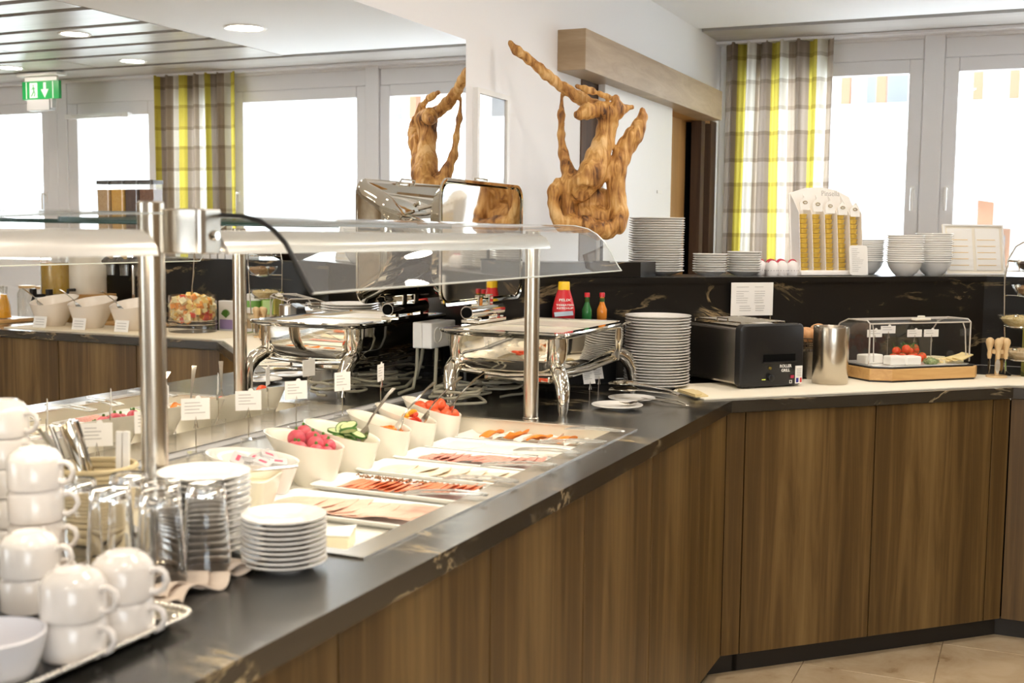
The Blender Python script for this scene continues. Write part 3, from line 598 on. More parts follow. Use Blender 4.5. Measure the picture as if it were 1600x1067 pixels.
def slice_mb(w, d, t, fold=0, seg=7, wav=.004, seed=0):
    r = random.Random(seed); n = seg; vs = []; fs = []
    top = [[None]*(n+1) for _ in range(n+1)]
    for s in (0,1):
        for i in range(n+1):
            for j in range(n+1):
                u = i/n*2-1; v = j/n*2-1
                rr = 1-.12*abs(u*v); x = u*w/2*rr; y = v*d/2*rr
                z = wav*math.sin(u*3+seed)+wav*math.cos(v*2.7+seed*2)+fold*(u+1)**2*.25*d+t*s
                vs.append((x,y,z+wav*2))
    k = (n+1)**2
    for i in range(n):
        for j in range(n):
            a = i*(n+1)+j; fs.append((a,a+1,a+n+2,a+n+1)); fs.append((k+a,k+a+n+1,k+a+n+2,k+a+1))
    for i in range(n):
        for a, b in ((i*(n+1),(i+1)*(n+1)),((i+1)*(n+1)+n,i*(n+1)+n),(i+1,i),(n*(n+1)+i,n*(n+1)+i+1)): fs.append((a,b,k+b,k+a))
    return MB().add(vs, fs)
m_ham = pm('ham', (.74,.44,.33), .35, var=(25,(.84,.60,.48))); m_sal = pm('smoked_salmon', (.72,.17,.06), .3, var=((90,12,12),(.82,.36,.20))); m_sala = pm('salami', (.60,.20,.15), .4, var=(140,(.78,.44,.36)))
m_tur = pm('turkey', (.80,.66,.46), .4, var=(20,(.88,.82,.70))); m_chs = pm('pale_cheese', (.88,.82,.58), .4); m_moz = pm('mozzarella', (.90,.88,.80), .3); m_pepper = pm('pepper_edge', (.10,.07,.04), .7, var=(200,(.5,.3,.15)))
def row(name, mat, cat, group, n, x0, x1, y, w, d, lab, seed, fold=.5, t=.0015, rzj=.2, z=.8765, wav=.0014):
    for i in range(n):
        s = i/(n-1); r = random.Random(seed+i)
        o = slice_mb(w, d, t, fold, 6, wav, seed+i*.7).build(name, mat, None, (x0+(x1-x0)*s, y+r.uniform(-.006,.006), z+.0011*i), (0,0,r.uniform(-rzj,rzj)), smooth=60)
        tag(o, lab % ('leftmost' if i == 0 else ('rightmost' if i == n-1 else ORD[i]+' from the left')), cat, group)
row('ham_slice', m_ham, 'ham', 'ham slices', 9, PX-.15, PX+.14, 2.02, .10,.125, 'folded pink ham slice on the wide platter, %s', 3, .03)
row('salmon_slice', m_sal, 'salmon', 'smoked salmon slices', 15, PX-.15, PX+.15, 2.225, .04,.09, 'overlapping smoked salmon slice, %s', 33, .08, rzj=.08)
row('turkey_slice', m_tur, 'cold cut', 'turkey slices', 7, PX-.14, PX+.14, 2.42, .085,.10, 'pale turkey slice on platter behind the salmon, %s', 53, .06)
row('salami_slice', m_sala, 'salami', 'salami slices', 12, PX-.14, PX+.14, 2.60, .05,.085, 'thin pink salami slice, %s', 73, .05)
row('cheese_slice', m_moz, 'cheese', 'pale cheese slices', 6, PX-.14, PX+.14, 2.765, .10,.105, 'pale cheese slice behind the salami, %s', 93, .0, .003)
for i in range(8):
    x = PX-.13+.036*i; r = random.Random(i+5)
    if i%2: tag(slice_mb(.04,.085,.006,.1,5,.003,i).build('mozzarella_strip', m_moz, None, (x,2.93,.877), (0,0,r.uniform(-.5,.2)), smooth=60), 'white mozzarella strip between salmon pieces, '+('first from the left' if i == 1 else ORD[i//2]+' from the left'), 'cheese', 'mozzarella strips')
    else: tag(slice_mb(.045,.075,.004,.15,5,.004,i+3).build('salmon_piece', m_car, None, (x,2.93,.878), (0,0,r.uniform(-.9,.3)), smooth=60), 'bright orange salmon piece on the far platter, '+('first from the left' if i == 0 else ORD[i//2]+' from the left'), 'salmon', 'salmon pieces on far platter')
pe = MB(); r = random.Random(3)
for i in range(260):
    pe.ball((PX-.16+.32*r.random(), 2.268+r.uniform(-.004,.006), .889+r.uniform(0,.006)), r.uniform(.0015,.003), 5, 3)
tag(pe.build('peppercorns', m_pepper), 'dark pepper crust along the back edge of the salmon row', 'pepper', kind='stuff')
wd = thing('cheese_wedge', 'soft pale cheese wedge on the nearest platter', 'cheese', (-1.15,1.76,.876), .4)
MB().prism([(-.07,-.03),(.05,-.04),(.05,.04)],0,.032).build('cheese', m_chs, wd, bevel=.003); MB().prism([(-.072,-.032),(.052,-.042),(.052,.042)],.032,.034).build('rind', m_moz, wd)
tag(MB().prism([(-.05,-.03),(.05,-.03),(.05,.03),(-.05,.03)],0,.02).build('butter_block', m_chs, None, (-1.29,1.77,.876), (0,0,.2), bevel=.004), 'yellow butter block on the nearest platter', 'butter')
# clear tongs lying over the platter ends
def tongs(label, loc, rz, L=.2, mat=None, gap=.03, tilt=0, name='tongs', cat='tongs'):
    t = thing(name, label, cat, loc, rz); t.rotation_euler = (0,tilt,rz)
    for s in (-1,1):
        b = MB(); b.loft([[(x, s*g+y0*.006*wf, z0*.0012+.004+.004*math.sin(x/L*PI)) for (y0,z0) in ((-1,-1),(1,-1),(1,1),(-1,1))] for x, g, wf in ((0,.001,.8),(L*.04,.008,1),(L*.4,gap*.55,.9),(L*.8,gap*.5,1.2),(L*.95,gap*.35,1.7),(L,gap*.3,1.3))])
        b.build('arm', mat or m_tongs, t)
    MB().tube([(0,-.006,.004),(-.006,0,.004),(0,.006,.004)], .003, 6).build('spring', mat or m_tongs, t)
    return t
m_tongs = pm('clear_tongs', (.85,.84,.78), .1, trans=.55)
for (x,y,a,l) in ((-.975,2.90,PI-.15,'clear tongs over the farthest platter end'),(-.965,2.73,PI+.25,'clear tongs over the cheese platter end'),(-.97,2.56,PI-.1,'clear tongs over the salami platter end'),(-.965,2.40,PI+.2,'clear tongs over the turkey platter end'),(-.97,2.20,PI-.05,'clear tongs over the salmon platter end'),(-.975,2.06,PI+.15,'clear tongs over the ham platter end')):
    tongs(l, (x,y,.928), a, .165, tilt=.05)

# ---------------- sneeze guard ----------------
sg = thing('sneeze_guard', 'curved glass sneeze guard on steel posts with warm lamp bars', 'sneeze guard', (0,0,0))
GX = -1.297
for y in (.22,1.52,3.045):
    p = MB().lathe([(.0,0),(.024,0),(.024,.004),(.0215,.006),(.0215,(1.49 if y < 3 else 1.452)-CT-.003),(.019,(1.49 if y < 3 else 1.452)-CT),(0,(1.49 if y < 3 else 1.452)-CT)],28,(GX-(.028 if y == 1.52 else 0),y,CT)).build('post', m_steelp, sg, smooth=35)
for y in (.22,1.50):
    MB().prism(rrect(.09,.058,.012,4),1.405,1.478,0,T(GX+.015,y+.066,0)).build('bracket', m_steel, sg, bevel=.002)
    MB().lathe([(0,.006),(.007,.006),(.009,0),(0,0)],12,(0,0,0),0,T(GX+.061,y+.07,1.435)@Ry(PI/2)).build('screw', m_chrome, sg)
prof_all = [(-1.60,1.462),(-1.45,1.467),(-1.30,1.469),(-1.25,1.4695),(-1.205,1.468),(-1.168,1.460),(-1.141,1.445),(-1.118,1.424),(-1.096,1.390),(-1.076,1.357),(-1.066,1.344)]
for (a,b) in ((.2,1.46),(1.60,3.14)):
    prof = prof_all if a > 1 else prof_all[:4]; n = len(prof); vs = []
    for (x,z) in prof: vs += [(x,a,z),(x,b,z)]
    MB().add(vs, [(2*i,2*i+1,2*i+3,2*i+2) for i in range(n-1)]).build('glass_panel', m_guard, sg, smooth=60)
    MB().box(-1.606,-1.60,a,b,1.457,1.466).build('glass_edge', m_edge, sg)
    for yy in (a,b): tag(MB().tube([(x,yy,z) for x,z in prof if yy != 1.6 or x > -1.31], .0042 if yy == 1.6 else .0016, 6).build('glass_edge', m_bcord if yy == 1.6 else pm('pale_glass_edge',(.75,.8,.78),.1), sg), 'black curved end strip of the glass' if yy == 1.6 else None)
    if a > 1: MB().tube([(-1.066,a,1.344),(-1.066,b,1.344)], .0018, 4).build('glass_edge', pm('pale_glass_edge',(.7,.74,.7),.1), sg)
for (a,b) in ((.3,1.43),(1.60,3.02)):
    q = []
    for i in range(13):
        t_ = math.radians(-90+15*i); 
    pr = [(-.055,.0),(-.055,.028),(-.045,.036),(.02,.036),(.04,.026),(.052,.008),(.055,-.004),(.05,-.004),(.038,.006),(-.04,.006),(-.045,0)]
    rings = [[(GX+.01+x,y,1.408+z) for x,z in pr] for y in (a,b)]
    MB().loft(rings).build('lamp_housing', m_steel if 0 else pm('lamp_housing_silver',(.72,.70,.66),.25,.6), sg, smooth=30)
    MB().box(GX-.03,GX+.045,max(a,1.0)+.02,b-.02,1.4105,1.4135).build('lamp_tube', m_lampb, sg)

# ---------------- label cards on stands ----------------
def card(x, y, z, zt, rz, label, w=.058, h=.045, block=True, lines=4, tilt=0, group=None, acr=True):
    t = thing('label_stand', label, 'label', (x,y,z), rz, group)
    if block: MB().prism(rrect(.036,.036,.003,2),0,.032).build('block', m_acryl if acr else m_white, t)
    MB().tube([(0,0,.03 if block else 0),(0,0,zt-z-.01)], .0011, 5).build('stem', m_cutl, t)
    MB().tube([(-.004,-.003,zt-z-.018),(0,-.003,zt-z+.008),(.004,-.003,zt-z-.018)], .0014, 5).build('clip', m_cutl, t)
    M = T(0,0,zt-z)@Rx(tilt)
    n = 8; tab = [(.006+.006*math.cos(PI*k/n), h+.006*math.sin(PI*k/n)) for k in range(n+1)]
    poly = [(-w/2,0),(w/2,0),(w/2,h)]+tab+[(-w/2,h)]
    vs = [(p[0],-.0008,p[1]) for p in poly]+[(p[0],0.0004,p[1]) for p in poly]; m = len(poly)
    MB().add(vs, [tuple(range(m)), tuple(range(2*m-1,m-1,-1))]+[(i,m+i,m+(i+1)%m,(i+1)%m) for i in range(m)], 0, M).build('card', m_paper, t)
    q = MB(); r = random.Random(hash(label)%1000 if 0 else len(label))
    for k in range(lines): q.box(-w*.38,-w*.38+w*r.uniform(.35,.75),-.0013,-.0009,h*(.78-.62*k/lines),h*(.78-.62*k/lines)+.0016,0,M)
    q.build('print', m_inkg, t)
    return t
CZ = .9238
card(-1.68,2.06,CZ,1.028,.85,'printed white label card on clear block beside the portion packs', .062,.048)
card(-1.68,2.25,CZ,1.024,.75,'printed white label card leaning left behind the radish bowl', .060,.046)
card(-1.68,2.445,CZ,1.026,.95,'printed white label card behind the cucumber bowl', .058,.046)
card(-1.68,2.66,CZ,1.022,1.15,'printed upright label card behind the carrot bowl', .050,.050)
card(-1.68,2.86,CZ,1.026,1.75,'printed label card turned aside behind the tomato bowl', .050,.048)
card(-1.66,1.89,CZ,1.026,.8,'printed label card behind the square butter dish, back seen in mirror', .060,.046)
card(-1.66,1.74,CZ,1.022,.75,'printed label card nearest the cutlery basket, back seen in mirror', .060,.046)
card(-1.31,3.56,CT,.962,.95,'label card propped under the chafing dish by the spoon plates', .045,.06,False,6,-.3)
card(-1.33,3.70,CT,.962,.95,'second label card under the chafing dish rear corner', .042,.055,False,5,-.3)

# ---------------- chafing dish ----------------
cf = thing('chafing_dish', 'polished chrome chafing dish with lid tipped open against the mirror', 'chafing dish', (-1.45,3.475,CT))
def rr3(w, h, r, z, n=6, dx=0): return [(p[0]+dx,p[1],z) for p in rrect(w,h,r,n)]
MB().loft([rr3(.385,.60,.05,.216),rr3(.42,.635,.035,.226),rr3(.425,.64,.035,.231),rr3(.42,.635,.034,.236),rr3(.365,.58,.03,.236),rr3(.355,.57,.03,.230)], cap0=False, cap1=False).build('rim', m_chrome, cf, smooth=40)
MB().loft([rr3(.22,.42,.06,.095),rr3(.30,.50,.07,.10),rr3(.345,.545,.06,.118),rr3(.36,.565,.05,.145),rr3(.365,.575,.045,.18),rr3(.368,.58,.045,.222)], cap1=False).build('water_pan', m_chrome, cf, smooth=60)
fp = MB(); fp.loft([rr3(.355,.57,.03,.232),rr3(.34,.555,.03,.19)][::-1], cap1=False); fp.box(-.172,.172,-.01,.01,.19,.231); 
fo = fp.build('food_pan', m_cream, cf)
MB().box(-.165,.165,-.272,-.012,.188,.226).box(-.165,.165,.012,.272,.188,.226).build('pan_insert', pm('insert_cream',(.80,.74,.64),.35), cf, bevel=.01)
for sx in (-1,1):
    for sy in (-1,1):
        b = MB()
        kx_ = 1 if sx > 0 else .1
        pts = [(sx*.165,sy*.26,.215),(sx*.170,sy*.268,.16),(sx*.168,sy*.268,.125),(sx*(.168+.004*kx_),sy*.278,.10),(sx*(.165+.025*kx_),sy*.302,.082),(sx*(.157+.048*kx_),sy*.318,.05),(sx*(.150+.06*kx_),sy*.326,.02),(sx*(.148+.06*kx_),sy*.324,0)]
        b.tube([(sx*.158,sy*.252,.218),(sx*.160,sy*.254,.18),(sx*.162,sy*.258,.15),(sx*.164,sy*.262,.125),(sx*.165,sy*.266,.105)], [.036,.034,.028,.019,.013], 16)
        b.tube([(sx*.13,sy*.215,.108),(sx*.155,sy*.255,.128)]+[(p[0],p[1],p[2]+.028) for p in pts[3:6]]+pts[6:], [.012,.018,.023,.024,.022,.016,.012], 14)
        b.build('leg', m_chrome, cf, smooth=60)
b = MB(); 
for sy in (-1,1): b.tube([(-.17,sy*.27,.11),(0,sy*.262,.098),(.17,sy*.27,.11)], .007, 8)
for sx in (-1,1): b.tube([(sx*.17,-.27,.11),(sx*.165,0,.098),(sx*.17,.27,.11)], .007, 8)
b.build('stretcher', m_chrome, cf, smooth=60)
MB().box(-.10,.12,-.21,.21,.072,.096).build('heater_box', m_chrome, cf, bevel=.006)
MB().tube([(-.205,-.12,.272),(-.205,.13,.272)], .0215, 20).build('hinge_roll', m_chrome, cf, smooth=40)
MB().lathe([(0,0),(.017,0),(.017,.004),(0,.004)],20,(0,0,0),0,T(-.205,-.1205,.272)@Rx(PI/2)).build('hinge_bore', m_blackm, cf)
b = MB(); b.box(-.235,-.17,-.10,.11,.237,.248)
for y in (-.08,.09): b.box(-.22,-.19,y-.012,y+.012,.245,.262); b.lathe([(0,0),(.006,0),(.006,.006),(0,.006)],10,(-.178,y,.248))
b.build('hinge_plate', m_chrome, cf, bevel=.003)
# lid: a shallow dome standing open, hollow side to the guests
def lidring(d, inset, r): 
    return [(-.21-d, p[0], .495+p[1]-.0) for p in rrect(.60-inset*2,.375-inset*2,r,8)]
ld = MB(); ld.loft([lidring(-.008,.0,.045),lidring(-.010,-.008,.05),lidring(-.004,-.010,.052),lidring(.004,.004,.05),lidring(.035,.022,.055),lidring(.058,.05,.06),lidring(.074,.085,.055),lidring(.084,.125,.04),lidring(.088,.17,.012)]+[lidring(.086,.17,.012),lidring(.082,.125,.04),lidring(.071,.087,.055),lidring(.055,.053,.06),lidring(.033,.026,.055),lidring(.004,.012,.05),lidring(-.006,.008,.045)], cap0=False)
lid = ld.build('lid', m_chrome, cf, smooth=50)
b = MB(); b.tube([(-.292,-.07,.60),(-.33,-.065,.61),(-.34,0,.612),(-.33,.065,.61),(-.292,.07,.60)], .006, 8); b.tube([(-.21,-.05,.685),(-.215,-.045,.70),(-.215,.045,.70),(-.21,.05,.685)], .003, 6); b.build('lid_handle', m_chrome, lid, smooth=50)
b = MB()
for y in (-.05,.05): b.lathe([(.014,0),(.012,.006),(.004,.008),(0,.006)],16,(0,0,0),0,T(-.285,y,.40)@Ry(PI/2)); b.lathe([(.008,0),(.007,.008),(0,.009)],10,(0,0,0),0,T(-.285,y,.62)@Ry(PI/2))
b.build('rivet', m_chrome, lid, smooth=50)
MB().box(-.225,-.195,-.05,-.02,.285,.325).box(-.225,-.195,.03,.06,.285,.325).build('hinge_arm', m_chrome, lid, bevel=.004)

# socket and cables
so = thing('socket', 'double white wall socket on the mirror above cable tangle', 'socket', (-1.80,3.41,1.115))
MB().box(0,.035,-.085,.085,-.042,.042).build('faceplate', m_white, so, bevel=.004)
for y in (-.042,.042):
    MB().lathe([(.027,0),(.027,.003),(.022,.003),(.021,.0008),(0,.0008)],24,(0,0,0),0,T(.035,y,0)@Ry(PI/2)).build('socket_well', pm('socket_white',(.75,.73,.69),.4), so, smooth=40)
cb = MB()
cb.tube([(-1.755,3.45,1.10),(-1.735,3.455,1.07),(-1.73,3.45,1.02),(-1.725,3.43,.97),(-1.70,3.40,.935),(-1.66,3.33,.93)], .006, 8)
cb.tube([(-1.765,3.36,1.073),(-1.765,3.355,1.0),(-1.76,3.34,.94),(-1.74,3.28,.928)], .006, 8)
cb.lathe([(.011,0),(.011,.03),(.006,.04),(0,.04)],10,(-1.755,3.45,1.075))
tag(cb.build('power_lead', m_cord, smooth=60), 'two beige leads hanging from the wall socket', 'cable')
r = random.Random(5)
for n_ in range(5):
    pts = []; cx = -1.64+.08*r.random(); cy = 3.16+.13*n_; a0 = r.random()*6
    for i in range(30):
        a = a0+i*.5; rr = .045+.03*r.random()
        pts.append((min(max(cx+rr*1.3*math.cos(a),-1.785),-1.36), cy+rr*1.5*math.sin(a), .930+.0016*i+.010*r.random()))
    sm = []
    for i in range(len(pts)-1):
        for q in (0,.5): sm.append(tuple(pts[i][k]*(1-q)+pts[i+1][k]*q for k in range(3)))
    o = MB().tube(sm, .0052, 6).build('coiled_cable', m_cord if n_ < 4 else m_bcord, smooth=60)
    q = o.modifiers.new('s','SMOOTH'); q.factor = .5; q.iterations = 3
    tag(o, ('beige' if n_ < 4 else 'black')+' coiled cable on the worktop under the chafing dish, '+['nearest the salad bowls','second from the bowls','third from the bowls','fourth from the bowls','at the far legs'][n_], 'cable', 'coiled cables')
# riser and bottles
tag(MB().prism([(-.12,-.04),(.12,-.04),(.12,.04),(-.12,.04)],0,.225,0).build('sauce_riser', m_black, None, (-1.462,3.885,CT), (0,0,PI/4), bevel=.003), 'small black riser box holding the sauce bottles', 'riser')
kt = thing('ketchup_bottle', 'red ketchup squeeze bottle with yellow cap behind chafing dish', 'bottle', (-1.515,3.84,CT+.226), .55); kt.scale = (.98,.98,.66)
MB().loft([[(x*w/2,y*d/2,z) for x,y in [(math.cos(a)*min(1,1.15),math.sin(a)) for a in [2*PI*i/20 for i in range(20)]]] for z,w,d in ((0,.074,.046),(.004,.082,.052),(.06,.082,.052),(.11,.066,.044),(.155,.046,.036),(.160,.044,.034))]).build('body', m_red, kt, smooth=50)
MB().loft([[(x*w/2,y*w*.4,z) for x,y in rrect(2,2,.7,4)] for z,w in ((.158,.042),(.200,.040),(.202,.036))]).build('cap', m_yel, kt, smooth=50)
def text(s, size, mat, par, loc, rot, name='lettering', bold=.0, al='CENTER'):
    c = bpy.data.curves.new(name, 'FONT'); c.body = s; c.size = size; c.align_x = al; c.align_y = 'CENTER'; c.extrude = .0004; c.offset = bold; c.resolution_u = 2
    c.materials.append(mat); tmp = bpy.data.objects.new('tmp', c); col.objects.link(tmp); dg = bpy.context.evaluated_depsgraph_get(); me = bpy.data.meshes.new_from_object(tmp.evaluated_get(dg)); bpy.data.objects.remove(tmp)
    me.name = name; o = bpy.data.objects.new(name, me); col.objects.link(o); o.location = loc; o.rotation_euler = rot; o.parent = par; return o
text('FELIX', .018, m_paper, kt, (0,-.0235,.105), (PI/2+.06,0,0), bold=.0004)
text('TOMATEN', .0135, m_paper, kt, (0,-.0275,.079), (PI/2,0,0), bold=.0003); text('KETCHUP', .0135, m_paper, kt, (0,-.0275,.062), (PI/2,0,0), bold=.0003)
MB().box(-.034,.034,-.0285,-.026,.022,.045,0,T(0,0,0)@Ry(-.12)).build('label_band', pm('silver_band',(.45,.55,.65),.4), kt)
for (x,y,cc,lab) in ((-1.452,3.905,(.03,.18,.05),'small green hot sauce bottle with red cap, left of the pair'),(-1.41,3.945,(.75,.25,.03),'small orange hot sauce bottle with red cap, right of the pair')):
    h = thing('sauce_bottle', lab, 'bottle', (x,y,CT+.226), .6); h.scale = (.85,.85,.66)
    MB().lathe([(0,0),(.019,0),(.021,.003),(.021,.052),(.014,.072),(.0095,.09),(.0095,.118),(0,.118)],20).build('body', pm('sauce_glass',cc,.12), h, smooth=50)
    MB().lathe([(.0098,.092),(.0098,.10),(.0098,.112)],16).build('neck_label', m_stem, h); MB().lathe([(0,.118),(.0115,.118),(.0115,.138),(.010,.142),(0,.142)][1:],16).build('cap', m_red, h, smooth=40)
# spoon plates and tongs right of dish
p1 = tag(plate_mb(.078,.014).build('spoon_plate', m_porc, None, (-1.145,3.355,CT), smooth=35), 'small white plate holding a spoon, nearest beside chafing dish', 'plate')
p2 = tag(plate_mb(.075,.014).build('spoon_plate', m_porc, None, (-1.155,3.525,CT), smooth=35), 'small white plate holding a large slotted server', 'plate')
sitem('serving_spoon', cutlery('spoon'), m_cutl, 'steel spoon resting on the nearest small plate', 'spoon', None, (-.99,3.47,CT+.02), (0,0.0,PI+.62))
sv = thing('slotted_server', 'broad steel serving tongs resting upside on the small plate', 'server', (-1.21,3.55,CT+.03), -.12)
sv.rotation_euler = (0,-.02,-.30)
b = MB(); b.loft([[(x,y*w,z+h*(1-y*y)) for y in (-1,-.6,0,.6,1)]+[(x,y*w,z+h*(1-y*y)-.0015) for y in (1,.6,0,-.6,-1)] for x,w,z,h in ((-.035,.006,.0,.002),(-.02,.022,.0,.01),(.02,.028,.003,.014),(.06,.022,.004,.012),(.08,.007,.006,.004),(.20,.006,.004,.002),(.235,.010,.0,.002))]); b.build('scoop', m_cutl, sv, smooth=50)
b = MB(); b.loft([[(x,y*w,z+h*(1-y*y)) for y in (-1,-.6,0,.6,1)]+[(x,y*w,z+h*(1-y*y)-.0015) for y in (1,.6,0,-.6,-1)] for x,w,z,h in ((-.035,.006,.020,.002),(-.02,.020,.020,.01),(.02,.026,.022,.012),(.06,.02,.024,.01),(.08,.007,.025,.004),(.20,.006,.014,.002),(.235,.010,.003,.002))]); b.build('scoop', m_cutl, sv, smooth=50)
t_ = tongs('long chrome tongs lying flat beside the plate stack', (-.965,3.49,CT+.001), 2.45, .22, m_cutl, .05)
t_.rotation_euler = (0,0,2.55)

# ---------------- toaster and neighbours ----------------
tag(MB().prism([(-.995,3.70),(-.955,3.655),(-.075,4.535),(.02,4.565),(.02,4.83),(-.28,4.83),(-1.12,3.99),(-1.10,3.80)], .9202, .9255).build('cream_runner', m_runner, bevel=.001), 'cream runner mat under toaster and cheese display', 'mat')
nf = MB(); nf.prism([(-1.08,3.78),(-.985,3.66),(-.955,3.705),(-1.02,3.82)], .926, .930, 0).prism([(-1.075,3.775),(-.99,3.672),(-.975,3.70),(-1.03,3.80)], .931, .935)
tag(nf.build('folded_corner', pm('straw_mat',(.72,.58,.30),.8)), 'folded straw corner of the mat at the inner bend', 'mat')
ts = thing('conveyor_toaster', 'black fronted steel toaster with wire top beside plate stack', 'toaster', (-.8175,4.035,.9257), math.radians(50))
MB().box(-.128,.128,.03,.40,.012,.205).build('housing', m_steel, ts, bevel=.008)
MB().loft([[(p[0],y,.112+p[1]) for p in rrect(.27-i,.215-i,.022,6)] for y,i in ((.034,0),(.006,0),(0,.012))]).build('front_panel', m_black, ts, smooth=40)
for x in (-.10,.10):
    for y in (.04,.36): MB().lathe([(0,0),(.014,0),(.012,.014),(0,.014)][1:],12,(x,y,-.0),0).build('foot', m_black, ts)
MB().box(-.04,.095,-.003,.004,.090,.115).build('slot', m_blackm, ts); MB().box(-.045,.10,-.008,.003,.086,.0905).build('slot_lip', m_black, ts, bevel=.001)
text('ROLLER', .0145, m_paper, ts, (.055,-.0015,.073), (PI/2,0,0), bold=.0003); text('GRILL', .0145, m_paper, ts, (.055,-.0015,.058), (PI/2,0,0), bold=.0003)
b = MB(); b.box(-.045,-.03,-.002,.001,.028,.031); b.build('indicator', pm('yellow_mark',(.6,.65,.1),.4,emis=(.6,.65,.1),es=.3), ts)
MB().lathe([(.012,0),(.012,.012),(.009,.014),(0,.014)],16,(0,0,0),0,T(-.012,0,.035)@Rx(PI/2)).build('knob', m_black, ts, smooth=40)
MB().lathe([(.006,0),(.005,.005),(0,.005)],12,(0,0,0),0,T(-.012,0,.068)@Rx(PI/2)).build('lamp_button', pm('amber',(.2,.15,.03),.2), ts)
q = MB().box(.098,.128,-.0025,.001,.010,.072).build('sticker', m_paper, ts)
MB().box(.101,.1115,-.0032,-.0024,.014,.030).build('blue_bar', pm('flag_blue',(.03,.03,.25),.5), q); MB().box(.1175,.1255,-.0032,-.0024,.014,.030).build('red_bar', pm('flag_red',(.6,.05,.05),.5), q)
b = MB(); 
for k in range(5): b.box(.103,.123,-.0032,-.0024,.036+.006*k,.038+.006*k)
b.build('print', m_inkg, q)
MB().box(.078,.092,-.0022,.001,.030,.040).build('red_mark', pm('mark_red',(.45,.03,.08),.5), ts)
MB().box(.074,.084,-.0022,.001,.012,.014).box(.074,.0755,-.0022,.001,.014,.023).box(.0825,.084,-.0022,.001,.014,.023).box(.0755,.0825,-.0022,.001,.0215,.023).build('mark', m_paper, ts)
b = MB()
for x in (-.095,.095): b.tube([(x,.06,.206),(x,.06,.222),(x,.33,.222),(x,.33,.206)], .0022, 6)
for k in range(8): b.tube([(-.095,.08+.034*k,.222),(.095,.08+.034*k,.222)], .0018, 6)
for x in (-.03,.03): b.tube([(x,.33,.222),(x,.37,.235),(x,.42,.235)], .0022, 6)
b.tube([(-.12,.10,.222),(-.12,.10,.235),(-.12,.16,.235),(-.12,.16,.222)], .0025, 6); b.box(-.105,.105,.07,.34,.206,.212); b.build('wire_rack', m_chrome, ts, smooth=40)
# paper notice on backsplash
nt_ = thing('notice', 'white printed notice leaning on backsplash behind the toaster', 'notice', (-.985,4.438,1.145), PI/4)
MB().box(-.092,.092,-.002,0,0,.125).build('sheet', m_paper, nt_)
b = MB(); r = random.Random(2)
for cx in (-.07,.01):
    for k in range(8):
        if k == 1: continue
        b.box(cx,cx+r.uniform(.03,.055),-.003,-.0021,.108-.0085*k,.1095-.0085*k)
for cx in (-.055,.015): 
    for k in range(3): b.box(cx,cx+r.uniform(.03,.05),-.003,-.0021,.035-.0085*k,.037-.0085*k)
b.build('print', m_inkg, nt_)
MB().tube([(-.08,-.01,-.22),(-.08,-.004,0)], .003, 6).tube([(.08,-.01,-.22),(.08,-.004,0)], .003, 6).box(-.09,.09,-.03,.0,-.225,-.22).build('stand', m_chrome, nt_)
# bread basket
bb = thing('bread_basket', 'dark wire bread basket with rolls between toaster and steel cylinder', 'basket', (-.735,4.41,.9257))
MB().lathe([(0,0),(.06,0),(.065,.005),(.065,.10),(.06,.10),(.055,.01),(0,.008)],24).build('base', m_steel, bb, smooth=30)
b = MB()
for k in range(28):
    a = 2*PI*k/28; b.tube([(.062*math.cos(a),.062*math.sin(a),.10),(.07*math.cos(a),.07*math.sin(a),.13),(.088*math.cos(a),.088*math.sin(a),.15)], .0014, 4)
for rr,z in ((.068,.128),(.088,.15)): b.tube([(rr*math.cos(2*PI*k/28),rr*math.sin(2*PI*k/28),z) for k in range(28)], .0022, 5, closed=True)
b.build('wire_rim', pm('dark_wire',(.16,.12,.08),.3,.7), bb)
m_bread = pm('bread_crust', (.58,.26,.09), .6, var=(30,(.78,.48,.25)))
for i,(x,y,z,lab) in enumerate([(.03,-.02,.165,'front'),(-.03,-.03,.16,'left'),(.0,.035,.17,'back')]): 
    tag(MB().ball((0,0,0),(.042,.034,.028),16,10).build('bread_roll', m_bread, None, (-.735+x,4.41+y,.9257+z), (.1,.2,i), smooth=60), 'orange brown bread roll in the wire basket, '+lab, 'bread', 'rolls in the basket')
# steel wine cooler
cy = thing('steel_cylinder', 'brushed steel double-walled cylinder between toaster and cheese display', 'cylinder', (-.66,4.265,.9257))
MB().lathe([(0,0),(.060,0),(.0625,.003),(.0625,.198),(.061,.204),(.055,.204),(.053,.198),(.051,.02),(0,.018)],48).build('body', m_steelp, cy, smooth=40)
MB().lathe([(.0,.1945),(.052,.1945),(.052,.196),(0,.196)][1:3],32).build('inner_ring', m_chrome, cy)

# ---------------- cheese display ----------------
cdp = thing('cheese_board', 'beech display board with clear roll-top cover', 'display', (-.435,4.60,.9257), PI/4)
poly = [(-.235,-.09),(-.17,-.135),(.205,-.135),(.235,-.11),(.235,.14),(-.235,.14)]
MB().prism(poly, .006, .048).build('board', m_board, cdp, bevel=.003)
MB().prism([(a*.985,b*.98) for a,b in poly], 0, .006).build('foot', m_black, cdp)
MB().prism([(a*.97,b*.95) for a,b in poly], .0482, .0535).build('tray', m_black, cdp, bevel=.002)
MB().prism([(a*.90,b*.84) for a,b in poly], .0537, .056).build('plate', m_porc, cdp)
